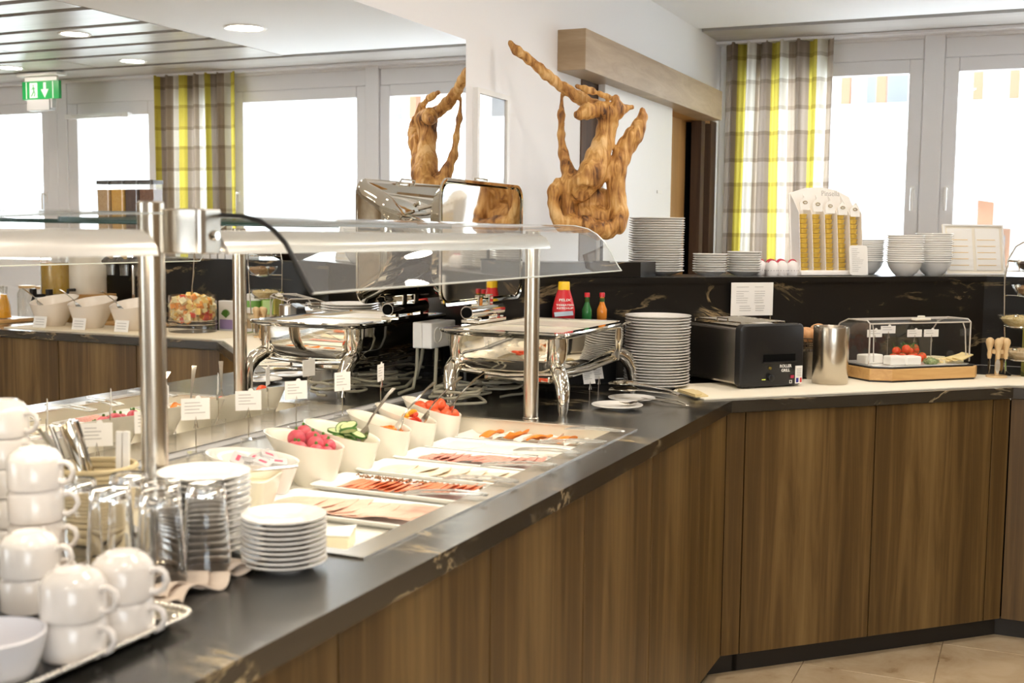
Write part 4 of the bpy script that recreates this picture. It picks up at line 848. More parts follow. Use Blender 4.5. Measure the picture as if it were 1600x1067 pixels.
# cover: back quarter shell + flipped front shell
cv = MB(); n = 10
def shell(rad, w, a0, a1, cy_, cz_, th=.003):
    m = MB(); pts = [(cy_-rad*math.cos(a0+(a1-a0)*i/n), cz_+rad*math.sin(a0+(a1-a0)*i/n)) for i in range(n+1)]
    vs = []; 
    for (y,z) in pts: vs += [(-w/2,y,z),(w/2,y,z)]
    m.add(vs, [(2*i,2*i+1,2*i+3,2*i+2) for i in range(n)])
    for s in (-1,1): m.add([(s*w/2,cy_,cz_)]+[(s*w/2,y,z) for y,z in pts], [tuple(range(len(pts)+1))])
    return m, pts
m1, pts1 = shell(.135,.455, math.radians(88), math.radians(180), .0, .056)
m1 = MB()
prof2 = [(.135,.056),(.135,.13),(.125,.17),(.10,.20),(.05,.218),(-.06,.218),(-.075,.208)]
vs = [];
for (y,z) in prof2: vs += [(-.228,y,z),(.228,y,z)]
m1.add(vs, [(2*i,2*i+1,2*i+3,2*i+2) for i in range(len(prof2)-1)])
for s in (-1,1): m1.add([(s*.228,-.075,.06)]+[(s*.228,y,z) for y,z in prof2[::-1]]+[], [tuple(range(len(prof2)+1))])
m1.build('cover', m_acryl, cdp, smooth=30)
b = MB()
for s in (-1,1): b.tube([(s*.228,.135,.058)]+[(s*.228,y,z) for y,z in prof2[1:]]+[(s*.228,-.075,.06)], .0028, 6)
b.tube([(-.228,-.075,.208),(.228,-.075,.208)], .003, 6); b.tube([(-.228,.05,.218),(.228,.05,.218)], .002, 6)
for s in (-1,1): b.tube([(s*.205,-.06,.205),(s*.208,-.07,.18),(s*.21,-.078,.07)], .0022, 6)
b.build('cover_edge', pm('acrylic_edge',(.80,.74,.66),.1,trans=.3), cdp, smooth=50)
MB().box(-.035,.035,-.085,-.06,.218,.226).box(-.012,.012,-.08,-.065,.226,.235).build('cover_handle', m_cream, cdp, bevel=.002)
MB().lathe([(.016,-.004),(.016,.004),(0,.004)],16,(0,0,0),0,T(.231,.03,.075)@Ry(PI/2)).build('hinge', m_acryl, cdp)
def on_board(lx, ly, z=.0562):
    c = math.cos(PI/4); return (-.435+lx*c-ly*c, 4.60+lx*c+ly*c, .9257+z)
m_brie = pm('brie', (.88,.86,.80), .6); 
for lx,ly,w,d,h,l,a in ((-.165,.0,.085,.05,.034,'left rear white brie block under the cover',.1),(-.11,-.07,.07,.045,.034,'left front white brie block at the board edge',.0),(-.045,-.075,.065,.05,.032,'right white brie block beside the tomatoes',-.1)):
    t = thing('brie_block', l, 'cheese', on_board(lx,ly), PI/4+a, 'white brie blocks'); MB().prism([(-w/2,-d/2),(w/2,-d/2),(w/2*.9,d/2),(-w/2,d/2)],0,h).build('cheese', m_brie, t, bevel=.005)
r = random.Random(9)
tom = [(-.06,-.0,.018),(-.035,-.02,.02),(-.015,.02,.018),(.0,-.03,.02),(.01,.0,.04),(.03,-.04,.018),(.035,.0,.02),(.02,.03,.035),(-.03,.02,.04),(.055,.02,.04),(.06,-.015,.02),(-.01,-.01,.05),(.07,.04,.045),(.045,.04,.02)]
for i,(lx,ly,h) in enumerate(tom):
    t = thing('vine_tomato', 'small red vine tomato on the cheese board, %s' % (['far left','left front','left middle','beside the herbs','upper middle','front edge','centre','centre rear','left top','right top','right front','very top','far right top','right rear'][i]), 'tomato', on_board(lx,ly,.0562+h), r.uniform(0,6), 'vine tomatoes on the board')
    MB().ball((0,0,0),.0165,14,9).build('fruit', m_tom, t, smooth=60)
    b = MB()
    for k in range(5): a = 2*PI*k/5; b.add([(0,0,.0165),(.008*math.cos(a-.25),.008*math.sin(a-.25),.0165),(.015*math.cos(a),.015*math.sin(a),.014),(.008*math.cos(a+.25),.008*math.sin(a+.25),.0165)],[(0,1,2,3)])
    b.build('calyx', m_stem, t)
m_herb = pm('herb_green', (.10,.17,.05), .7, var=(80,(.45,.5,.25)))
hb = MB()
for i in range(260):
    a = r.uniform(0,6.28); q = .03*math.sqrt(r.random()); p = Vector((q*math.cos(a),q*math.sin(a),.006+.022*r.random()*(1-q/.045))); d = Vector((r.uniform(-1,1),r.uniform(-1,1),r.uniform(-.3,.9)))*.006; s = Vector((r.uniform(-1,1),r.uniform(-1,1),0))*.0025
    hb.add([p-d, p+s, p+d, p-s], [(0,1,2,3)])
hb.ball((0,0,.008),(.026,.026,.015),12,8)
tag(hb.build('herb_cheese', m_herb, None, on_board(.045,-.08)), 'round herb coated cheese beside the tomatoes', 'cheese', kind='stuff')
vn = MB()
for i in range(50):
    a = r.uniform(0,6.28); p = Vector((.01+.05*math.cos(a)*r.random(),.01+.04*math.sin(a)*r.random(),.04+.02*r.random())); vn.tube([p,p+Vector((r.uniform(-.02,.02),r.uniform(-.02,.02),r.uniform(0,.02)))], .0009, 4)
tag(vn.build('tomato_vine', m_stem, None, on_board(.0,.0), (0,0,PI/4)), 'thin green vine stalks over the tomatoes', 'stalk', kind='stuff')
m_gouda = pm('gouda', (.86,.70,.34), .4)
for i in range(6): tag(MB().prism([(-.06,-.02),(.055,-.024),(.06,.02),(-.05,.022)],0,.004).build('hard_cheese_slice', m_gouda, None, on_board(.14+.010*i,-.02-.012*i,.0562+.0075*i*.6), (.12,-.1,PI/4+.15*i-.2)), 'yellow hard cheese slice fanned on the board, '+('lowest' if i == 0 else ('topmost' if i == 5 else ORD[i]+' from below')), 'cheese', 'fanned cheese slices')
for i in range(2): tag(MB().prism([(-.05,-.02),(.05,-.02),(.03,.02),(-.05,.018)],0,.012).build('cheese_wedge', m_chs, None, on_board(.16,.05-.1*i,.0562), (0,0,PI/4+.1)), 'pale yellow cheese wedge at the right end of board, '+('rear' if i == 0 else 'front'), 'cheese')
for lx,ly,zz,l in ((-.125,.03,1.075,'label card over the left brie blocks'),(-.04,.06,1.085,'label card behind the vine tomatoes'),(.075,.05,1.07,'large label card behind the herb cheese'),(.145,.04,1.07,'tilted label card above the hard cheese')):
    p = on_board(lx,ly); card(p[0],p[1],p[2],zz,PI/4-.12,l,.062,.028,False,2)
# knives in a round beech holder
kx, ky = -.125,4.765
kb = thing('knife_holder', 'small beech stand holding ball-handled cheese knives', 'knife holder', (kx,ky,.9257), .3)
MB().lathe([(0,0),(.038,0),(.038,.007),(0,.007)][1:],24).build('base', m_pale, kb, smooth=30)
MB().lathe([(.008,.007),(.007,.085),(.024,.09),(.024,.104),(.007,.108),(0,.108)],20).build('post', m_pale, kb, smooth=30)
MB().ball((0,0,.118),.014,14,10).build('knob', m_pale, kb, smooth=60)
for i in range(4):
    a = -2.7+i*1.25; t = thing('cheese_knife', 'cheese knife with pale ball handle in the holder, '+['left','front','right','rear'][i], 'knife', (kx+.030*math.cos(a),ky+.030*math.sin(a),.9257), a, 'cheese knives')
    MB().lathe([(.006,.070),(.009,.085),(.007,.10),(.012,.118),(.0155,.130),(.014,.142),(.006,.149),(0,.150)],14).build('handle', m_pale, t, smooth=60)
    MB().loft([[(x*.5*d,y*w,z) for x,y in ((-1,-1),(1,-1),(1,1),(-1,1))] for z,w,d in ((.014,.001,.001),(.03,.008,.0012),(.055,.009,.0018),(.070,.004,.002))]).build('blade', m_cutl, t)
# bowl tower
tx, ty = -.012,4.94
tw = thing('bowl_tower', 'chrome wire tower with arched top carrying glass bowls', 'stand', (tx,ty,.9257))
b = MB()
for s in (-1,1): b.tube([(s*.085,.02,0),(s*.10,.02,.20),(s*.105,.015,.36),(s*.095,.01,.44),(s*.07,.01,.49),(s*.035,.01,.512),(0,.01,.518)], .0035, 8)
for s in (-1,1): b.tube([(s*.085,.02,.003),(s*.06,-.12,.003),(s*.03,-.13,.003)], .0035, 8)
for z,yy,xo in ((.06,-.06,-.03),(.185,-.045,-.045),(.30,-.01,0),(.395,.02,0)):
    rr = .055; b.tube([(xo+rr*math.cos(2*PI*k/20),yy+rr*math.sin(2*PI*k/20),z) for k in range(20)], .0026, 6, closed=True)
    for s in (-1,1): b.tube([(xo+s*.05,yy,z),(s*.098,.02,z)], .0026, 6)
    b.ball((-.055,yy-.03,z+.035),.011,10,8); b.tube([(-.055,yy-.02,z),(-.055,yy-.03,z+.03)], .0022, 6)
b.tube([(-.095,.01,.435),(0,-.01,.428),(.095,.01,.435)], .005, 6)
b.build('frame', m_chrome, tw, smooth=50)
gb = [(0,.0),(.025,.0),(.05,.012),(.072,.035),(.080,.052),(.078,.053),(.070,.036),(.048,.015),(.02,.004),(0,.004)]
cont = [((.55,.42,.15),(.78,.66,.38),'glass bowl of pale corn flakes in the wire tower'),((.5,.38,.2),(.75,.6,.4),'glass bowl of oat flakes low in the wire tower'),((.20,.10,.04),(.42,.25,.12),'glass bowl of brown nuts high in the wire tower'),((.03,.02,.02),(.10,.05,.06),'glass bowl of dark raisins at the top of tower')]
XO = (-.045,-.03,0,0)
for (z,yy,ci) in ((.185,-.045,0),(.06,-.06,1),(.30,-.01,2),(.395,.02,3)):
    c1,c2,lab = cont[ci]; t = thing('glass_bowl', lab, 'bowl', (tx+XO[ci],ty+yy,.9257+z-.01), 0)
    MB().lathe(gb,28).build('glass', m_acryl, t, smooth=50)
    m = pm('cereal_mix', c1, .7, var=(120,c2)); b = MB(); b.lathe([(0,.006),(.03,.008),(.055,.024),(.068,.04),(.05,.046),(0,.05)],20)
    for i in range(120):
        a = r.uniform(0,6.28); q = .062*math.sqrt(r.random()); b.ball((q*math.cos(a),q*math.sin(a),.044+.008*(1-q/.062)+r.uniform(0,.003)),(.004,.003,.002),5,3)
    tag(b.build('filling', m, t), kind='stuff')
# ---------------- raised shelf items ----------------
hd_ = thing('honey_display', 'white cardboard dispenser with five columns of gold honey tubs', 'display', (-.765,4.87,LZ), PI/4)
LN = T(0,0,0)@Rx(-.10)
b = MB(); w_ = .158
arch = [(-w_,0),(w_,0),(w_,.25)]+[(w_*.98*math.cos(a)*1.0, .30+.05*math.sin(a)) for a in [PI*k/12 for k in range(1,12)]]+[(-w_,.25)]
arch = [(-w_,0),(w_,0),(w_,.275),(w_*.85,.325),(w_*.45,.352),(0,.362),(-w_*.5,.358),(-w_,.335)]
def sheet(mb, poly, y0, y1, M):
    m = len(poly); vs = [(p[0],y0,p[1]) for p in poly]+[(p[0],y1,p[1]) for p in poly]
    return mb.add(vs, [tuple(range(m)), tuple(range(2*m-1,m-1,-1))]+[(i,m+i,m+(i+1)%m,(i+1)%m) for i in range(m)], 0, M)
sheet(b, arch, .045, .048, LN)
for k in range(6): 
    x = -.15+.06*k
    m = MB(); pl = [(-.012,0),(.046,0),(.046,.335 if k < 5 else .29),(.02,.30),(-.012,.25)]
    vs = [(x-.0012,p[0],p[1]) for p in pl]+[(x+.0012,p[0],p[1]) for p in pl]; n = len(pl)
    b.add(vs, [tuple(range(n)), tuple(range(2*n-1,n-1,-1))]+[(i,n+i,n+(i+1)%n,(i+1)%n) for i in range(n)], 0, LN)
b.box(-.16,.16,-.03,.05,0,.012,0,LN); b.box(-.15,.15,-.014,-.011,0,.02,0,LN)
b.build('carton', pm('carton_white',(.86,.83,.79),.6), hd_)
for k in range(5):
    x = -.12+.06*k; top = .262-.006*k
    q = MB(); sheet(q, [(x-.022,top),(x+.022,top),(x+.024,top+.03),(x,top+.055),(x-.024,top+.03)], -.010, -.008, LN); qq = q.build('column_label', m_paper, hd_)
    MB().tube([tuple(LN@Vector((x+.010*math.cos(a)-.0,-.012,top+.030+.005*math.sin(a)))) for a in [2*PI*j/12 for j in range(12)]], .0014, 4, closed=True).build('oval_mark', pm('brown_mark',(.35,.25,.08),.6), qq)
text('Pinsella', .030, m_inkg, hd_, (-.005,.012,.328), (PI/2-.10,0,0))
cn = ['leftmost','second','middle','fourth','rightmost']
tub = MB().lathe([(0,0),(.017,0),(.0215,.014),(.0235,.0145),(.0235,.0165),(0,.0165)],20)
tub0 = None
for k in range(5):
    for j in range(12):
        p = LN@Vector((-.12+.06*k,.016,.014+.0196*j)); a = PI/4
        loc = (-.765+p.x*math.cos(a)-p.y*math.sin(a), 4.87+p.x*math.sin(a)+p.y*math.cos(a), LZ+p.z)
        lab = 'gold honey tub in %s column of the white dispenser, %s' % (cn[k], nth(11-j,12))
        if tub0 is None: tub0 = tub.build('honey_tub', m_gold, None, loc, (-.10,0,PI/4), smooth=40); tag(tub0, lab, 'honey tub', 'honey tubs in the dispenser')
        else: o = tub0.copy(); col.objects.link(o); o.location = loc; o['label'] = lab
cdd = thing('price_card', 'white printed card leaning on the honey dispenser', 'card', (-.655,4.88,LZ+.001), PI/4-.1)
b = MB(); sheet(b, [(p[0],p[1]+.062) for p in rrect(.082,.12,.012,3)], -.001, .001, Rx(-.12)); b.build('card', m_paper, cdd)
b = MB(); r = random.Random(4)
for k in range(13): b.box(-.030,-.030+r.uniform(.02,.055),-.002,-.0012,.108-.0075*k,.1092-.0075*k,0,Rx(-.12))
b.build('print', m_inkg, cdd)
# egg cosies
m_cos = pm('cosy_white', (.84,.80,.78), .9); m_cosr = pm('cosy_red', (.55,.05,.08), .8); m_dot = pm('cosy_dot', (.15,.12,.12), .8)
i = 0
for (lx,ly) in ((-.072,.03),(-.025,.03),(.022,.03),(-.05,-.02),(-.005,-.02),(.045,-.02)):
    c = math.cos(PI/4); t = thing('egg_cosy', 'small white egg warmer with red trimmed top, '+['back row left','back row middle','back row right','front row left','front row middle','front row right'][i], 'egg warmer', (-.945+lx*c-ly*c,4.745+lx*c+ly*c,LZ), PI/4, 'egg warmers on the shelf'); i += 1
    MB().lathe([(0,0),(.022,0),(.025,.01),(.025,.035),(.020,.050),(.010,.058),(0,.060)],18).build('body', m_cos, t, smooth=60)
    MB().tube([(.018*math.cos(a),0,.045+.018*math.sin(a)) for a in [PI*k/8 for k in range(9)]], .0032, 6).build('trim', m_cosr, t, smooth=60)
    b = MB()
    for k in range(14): a = 2*PI*k/14; b.ball((.0252*math.cos(a),.0252*math.sin(a),.020),.0016,5,3)
    b.build('dots', m_dot, t)
# notice board
nb = thing('notice_board', 'white framed board with yellow ruled sheets leaning at shelf end', 'board', (-.245,5.35,LZ), PI/4-.12)
LB = Rx(-.16)
b = MB(); b.box(-.145,.145,-.006,.0,0,.215,0,LB); b.box(-.145,.145,.0,.09,0,.006); q = b.build('backing', pm('board_cream',(.84,.78,.66),.6), nb)
b = MB(); b.box(-.145,-.138,-.012,-.006,0,.215,0,LB).box(.138,.145,-.012,-.006,0,.215,0,LB).box(-.138,.138,-.012,-.006,.208,.215,0,LB).box(-.138,.138,-.012,-.006,0,.007,0,LB); b.build('frame', m_white, nb)
for x in (-.125,.008):
    s_ = MB().box(x,x+.117,-.0085,-.0062,.02,.198,0,LB).build('sheet', m_paper, nb)
    b = MB()
    for k in range(5): b.box(x+.006,x+.095-.0,-.0095,-.0087,.04+.027*k,.0425+.027*k,0,LB)
    b.build('rule', pm('yellow_rule',(.80,.55,.22),.6), s_)
# plinth and driftwood
tag(MB().prism([(-1.795,3.668),(-1.33,4.133),(-1.33,4.32),(-1.795,4.0)], LZ+.0005, LZ+.055).build('driftwood_plinth', m_stone_shaded), 'low black marble block on the shelf end below the driftwood', 'plinth')
DW = [
  [(-1.7526,3.8817,2.1196,0.0091), (-1.7222,3.8924,2.0905,0.0137), (-1.696,3.9127,2.0674,0.0149), (-1.6347,3.9454,2.0104,0.0171), (-1.5836,3.9857,1.9658,0.0194), (-1.5289,4.0176,1.931,0.0206), (-1.4815,4.0363,1.9063,0.0251)],
  [(-1.5259,3.9568,1.969,0.0069), (-1.4733,3.9785,1.9515,0.0114), (-1.4231,4.0209,1.9319,0.0091)],
  [(-1.5056,3.9333,1.8631,0.0183), (-1.4844,3.9663,1.8791,0.0251), (-1.4599,4.011,1.8872,0.0274), (-1.4243,4.0478,1.876,0.0320), (-1.4018,4.0592,1.89,0.0274), (-1.3689,4.097,1.9018,0.0091)],
  [(-1.4074,4.0338,1.8809,0.0206), (-1.4015,4.0417,1.9334,0.0091)],
  [(-1.4279,4.024,1.8738,0.0274), (-1.4066,4.0409,1.8386,0.0160)],
  [(-1.4385,4.0405,1.8667,0.0320), (-1.4402,4.0345,1.8141,0.0320), (-1.4431,4.0176,1.7675,0.0343), (-1.4539,3.9965,1.7142,0.0411), (-1.4654,3.9642,1.6628,0.0457), (-1.4847,3.94,1.6168,0.0457)],
  [(-1.5985,3.999,1.9452,0.0069), (-1.5951,3.9932,1.8716,0.0114), (-1.5881,3.9783,1.8019,0.0126), (-1.5765,3.9767,1.7332,0.0160), (-1.56,3.968,1.6823,0.0206), (-1.5353,3.9634,1.6363,0.0320), (-1.5089,3.9601,1.5951,0.0389)],
  [(-1.3295,4.1249,1.8941,0.0114), (-1.3282,4.1227,1.8665,0.0160), (-1.3415,4.1135,1.8341,0.0251), (-1.3576,4.0915,1.7961,0.0320), (-1.377,4.0792,1.7591,0.0297), (-1.3865,4.0598,1.717,0.0297), (-1.3991,4.0496,1.671,0.0343), (-1.401,4.0437,1.6205,0.0297), (-1.3926,4.0429,1.5747,0.0274), (-1.3782,4.0326,1.5173,0.0274), (-1.3791,4.0166,1.4714,0.0251)],
  [(-1.3823,4.0746,1.7361,0.0206), (-1.4187,4.0422,1.6845,0.0274), (-1.4658,4.006,1.6422,0.0320), (-1.5134,3.9709,1.6137,0.0320)],
  [(-1.577,3.9324,1.6217,0.0229), (-1.5869,3.9032,1.5934,0.0206), (-1.5871,3.899,1.5527,0.0183), (-1.5749,3.9006,1.5143,0.0206), (-1.5604,3.9147,1.4806,0.0229), (-1.525,3.9305,1.481,0.0274)],
  [(-1.5586,3.9611,1.6068,0.0366), (-1.558,3.9678,1.5614,0.0366), (-1.5475,3.9679,1.5156,0.0320)],
  [(-1.5184,3.9449,1.4857,0.0297), (-1.4826,3.96,1.477,0.0320), (-1.4402,3.9776,1.4638,0.0320), (-1.4087,3.9912,1.4596,0.0297), (-1.388,4.0138,1.4828,0.0320)],
  [(-1.5224,4.029,1.5747,0.0366), (-1.4728,4.0622,1.5756,0.0389), (-1.4264,4.0707,1.5642,0.0343)],
  [(-1.5267,4.0103,1.5165,0.0320), (-1.4735,4.0334,1.5102,0.0366), (-1.4173,4.0475,1.5106,0.0343)],
]
DC = [(-1.4807,3.9054,1.5818,0.0343), (-1.445,3.9198,1.5665,0.0480), (-1.4069,3.9345,1.5445,0.0480), (-1.3867,3.94,1.5088,0.0343), (-1.4364,3.9184,1.515,0.0389), (-1.4645,3.9088,1.5438,0.0389)]
def driftwood():
    seg = []
    for ch in DW:
        for a, b in zip(ch, ch[1:]): seg.append((np.array(a[:3]), np.array(b[:3]), a[3], b[3]))
    allp = np.array([p[:3] for ch in DW for p in ch]); lo = allp.min(0)-.07; hi = allp.max(0)+.07; h = .0062
    n = np.ceil((hi-lo)/h).astype(int)+1
    gx, gy, gz = [lo[i]+h*np.arange(n[i]) for i in range(3)]
    X, Y, Zg = np.meshgrid(gx, gy, gz, indexing='ij'); P = np.stack([X,Y,Zg],-1)
    D = np.full(X.shape, 9.0); ksm = .016
    for a, b, ra, rb in seg:
        m0 = np.minimum(a,b)-.09; m1 = np.maximum(a,b)+.09
        i0 = np.maximum(((m0-lo)/h).astype(int),0); i1 = np.minimum(((m1-lo)/h).astype(int)+1,n)
        sl = tuple(slice(i0[k],i1[k]) for k in range(3)); Q = P[sl]
        ab = b-a; t = np.clip(((Q-a)@ab)/(ab@ab),0,1); d = np.linalg.norm(Q-(a+t[...,None]*ab),axis=-1)-(ra+(rb-ra)*t)
        o = D[sl]; hh = np.clip(.5+.5*(o-d)/ksm,0,1); D[sl] = o*(1-hh)+d*hh-ksm*hh*(1-hh)
    for (x,y,z,rr) in DC:
        d = rr-np.linalg.norm((P-np.array([x,y,z])),axis=-1); kk = .01; hh = np.clip(.5-.5*(D-d)/kk,0,1); D = D*(1-hh)+d*hh+kk*hh*(1-hh)
    # weathered relief: ridges along the height and knobbly bumps
    D += .0022*np.sin(X*75+2.2*np.sin(Zg*17)+Y*40)*np.sin(Zg*14+X*30)+.0022*np.sin(X*41+Zg*23)*np.sin(Y*47-Zg*16)+.0016*np.sin(Zg*9+X*180+Y*150)
    S = D < 0
    cell = S[:-1,:-1,:-1].astype(int)
    cnt = sum(S[i:n[0]-1+i,j:n[1]-1+j,k:n[2]-1+k].astype(int) for i in (0,1) for j in (0,1) for k in (0,1))
    act = (cnt > 0)&(cnt < 8); idx = -np.ones(act.shape,int); ids = np.argwhere(act); idx[act] = np.arange(len(ids))
    acc = np.zeros((len(ids),3)); num = np.zeros(len(ids))
    cor = [(i,j,k) for i in (0,1) for j in (0,1) for k in (0,1)]
    for a in cor:
        for b in cor:
            if sum(abs(a[q]-b[q]) for q in range(3)) != 1 or a > b: continue
            da = D[ids[:,0]+a[0],ids[:,1]+a[1],ids[:,2]+a[2]]; db = D[ids[:,0]+b[0],ids[:,1]+b[1],ids[:,2]+b[2]]
            m = (da < 0) != (db < 0); t = np.where(m, da/(da-db+1e-12), 0)
            p = np.array(a)+t[:,None]*(np.array(b)-np.array(a)); acc[m] += p[m]; num[m] += 1
    V = lo+h*(ids+acc/np.maximum(num,1)[:,None]); F = []
    for ax in range(3):
        u, v = [(1,2),(2,0),(0,1)][ax]
        s0 = [slice(1,-1)]*3; s0[ax] = slice(0,-1); s1 = list(s0); s1[ax] = slice(1,None)
        A = S[tuple(s0)]; B = S[tuple(s1)]
        for sgn, M in ((1, A&~B), (-1, B&~A)):
            e = np.argwhere(M); 
            if not len(e): continue
            base = e.copy(); 
            for q in range(3):
                if q != ax: base[:,q] += 1
            def cid(du, dv): c = base.copy(); c[:,u] += du; c[:,v] += dv; return idx[c[:,0],c[:,1],c[:,2]]
            q4 = np.stack([cid(-1,-1),cid(0,-1),cid(0,0),cid(-1,0)],1)
            if sgn < 0: q4 = q4[:,::-1]
            F += q4[(q4 >= 0).all(1)].tolist()
    return V, F
m_drift = bpy.data.materials.new('driftwood'); m_drift.use_nodes = True
def _dm():
    nt = m_drift.node_tree; b = nt.nodes['Principled BSDF']; L = nt.links.new; N = nt.nodes.new
    tc = N('ShaderNodeTexCoord'); mp = N('ShaderNodeMapping'); L(tc.outputs['Object'], mp.inputs[0]); mp.inputs['Rotation'].default_value = (.1,.35,0); mp.inputs['Scale'].default_value = (48,48,7)
    n = N('ShaderNodeTexNoise'); n.inputs['Scale'].default_value = 1; n.inputs['Detail'].default_value = 6; n.inputs['Distortion'].default_value = 1.2; L(mp.outputs[0], n.inputs[0])
    n2 = N('ShaderNodeTexNoise'); n2.inputs['Scale'].default_value = 11; n2.inputs['Detail'].default_value = 4; L(tc.outputs['Object'], n2.inputs[0])
    a = N('ShaderNodeMath'); a.operation = 'MULTIPLY_ADD'; L(n.outputs[0], a.inputs[0]); a.inputs[1].default_value = .5; m = N('ShaderNodeMath'); m.operation = 'MULTIPLY'; L(n2.outputs[0], m.inputs[0]); m.inputs[1].default_value = .5; L(m.outputs[0], a.inputs[2])
    cr = N('ShaderNodeValToRGB'); L(a.outputs[0], cr.inputs[0]); e = cr.color_ramp.elements; e[0].position = .36; e[0].color = (.07,.025,.008,1); e[1].position = .64; e[1].color = (.80,.53,.24,1)
    q = e.new(.44); q.color = (.36,.155,.035,1); q = e.new(.53); q.color = (.60,.32,.09,1)
    L(cr.outputs[0], b.inputs['Base Color']); b.inputs['Roughness'].default_value = .6
    bp = N('ShaderNodeBump'); bp.inputs['Strength'].default_value = .9; bp.inputs['Distance'].default_value = .006; L(a.outputs[0], bp.inputs['Height']); L(bp.outputs[0], b.inputs['Normal'])
_dm()
V, F = driftwood(); me = bpy.data.meshes.new('driftwood'); me.from_pydata(V.tolist(), [], F); me.materials.append(m_drift); me.shade_smooth()
dr = bpy.data.objects.new('driftwood', me); col.objects.link(dr); tag(dr, 'gnarled golden driftwood sculpture standing on a thin rod on the shelf', 'sculpture')
MB().tube([(-1.43,3.985,LZ+.055),(-1.43,3.985,1.475)], .006, 8).lathe([(0,0),(.03,0),(.03,.005),(0,.006)],20,(-1.43,3.985,LZ+.0555)).build('rod', m_blackm, dr)

# ---------------- foreground crockery ----------------
ty_ = thing('serving_tray', 'silver tray with beaded rim and black liner holding the cups', 'tray', (-1.243,.985,CT+.0005))
MB().loft([[(p[0],p[1],z) for p in rrect(a,b_,c,5)] for a,b_,c,z in ((.44,.45,.03,0),(.45,.46,.03,.004),(.475,.49,.03,.014),(.48,.495,.03,.0145),(.455,.465,.03,.006),(.44,.45,.03,.003))]).build('body', m_chrome, ty_, smooth=40)
b = MB()
pts = rrect(.478,.493,.03,5); peri = []
for i in range(len(pts)):
    a = Vector((*pts[i],0)); c = Vector((*pts[(i+1)%len(pts)],0)); k = max(1,int((c-a).length/.008))
    for q in range(k): peri.append(a+(c-a)*q/k)
for p in peri: b.ball((p.x,p.y,.0165),(.0042,.0042,.0036),8,5)
b.build('beaded_rim', m_chrome, ty_, smooth=60)
b = MB(); b.prism(rrect(.43,.44,.02,4), .0045, .0058); b.build('liner', m_black, ty_)
m_nap = pm('brown_doily', (.32,.25,.18), .9)
m_cup = pm('cup_porcelain', (.80,.76,.72), .15, coat=.3)
def cup_parts(name, lab, x, y, z, rz, group=None):
    t = thing(name, lab, 'cup', (x,y,z), rz, group)
    MB().lathe([(.034,.001),(.0375,0),(.0388,.001),(.0388,.040),(.0375,.0425),(.037,.044),(.030,.053),(.0225,.0565),(.0215,.058),(.019,.0583),(.018,.0565),(0,.0555)],40).build('body', m_cup, t, smooth=35)
    MB().tube([(.0375,0,.036),(.048,0,.0385),(.057,0,.034),(.060,0,.024),(.055,0,.013),(.046,0,.008),(.0375,0,.009)],[.0045,.004,.004,.004,.004,.0042,.005],10).build('handle', m_cup, t, smooth=60)
    return t
c0 = None
def cups(x, y, z, n, rz, lab, group):
    global c0
    for i in range(n):
        l = lab+', '+nth(n-1-i,n) if n > 1 else lab; a = rz+(.12*(i%3)-.1)
        if c0 is None: c0 = cup_parts('coffee_cup', l, x, y, z+i*.048, a, group)
        else: dup(c0, (x,y,z+i*.048), a, l, group)
tz = CT+.0068
cups(-1.052,1.058,tz,2,.15,'upturned white cup in pair at the tray front beside the bowl','cups on the tray')
cups(-1.052,1.143,tz,2,.25,'upturned white cup in pair at the tray corner below the glasses','cups on the tray')
cups(-1.238,1.168,tz,2,.30,'upturned white cup in pair at the left picture edge','cups on the tray')
cups(-1.133,1.165,tz,1,.6,'single upturned white cup half hidden between the pairs','cups on the tray')
cups(-1.318,1.258,CT+.005,4,.35,'upturned white cup in high stack left of the glasses','cups in high stacks')
cups(-1.50,1.37,CT+.001,5,.2,'upturned white cup in tallest stack at left picture edge','cups in high stacks')
cups(-1.365,1.165,tz,3,.1,'upturned white cup in stack left of the picture edge pair','cups in high stacks')
round_bowl('bowl', 'low white bowl at bottom left on the beaded tray', -1.085,.965,tz,.060,.050,pm('bowl_grey_white',(.74,.74,.78),.2), .045)
# napkins with ruffled edge
def napkin(x0,x1,y0,y1,z,label,seed,group=None):
    n = 40; m = 10; vs = []; r = random.Random(seed); ph = r.uniform(0,6)
    for i in range(n+1):
        for j in range(m+1):
            u = i/n; v = j/m; e = v**2.2
            vs.append((x0+(x1-x0)*v+.012*math.sin(u*15+ph)*e, y0+(y1-y0)*u, z+.0015+(.0075*(1+math.sin(u*23+ph)))*e))
    fs = [(i*(m+1)+j,(i+1)*(m+1)+j,(i+1)*(m+1)+j+1,i*(m+1)+j+1) for i in range(n) for j in range(m)]
    return tag(MB().add(vs,fs).build('napkin', m_cloth, None, smooth=80, solid=.0016), label, 'napkin', group)
napkin(-1.36,-1.075,1.245,1.50,CT+.0004,'beige paper napkin with ruffled edge under the glasses, lower one',1,'napkins under the glasses')
napkin(-1.34,-1.095,1.25,1.47,CT+.0042,'beige paper napkin under the glasses, upper one',4,'napkins under the glasses')
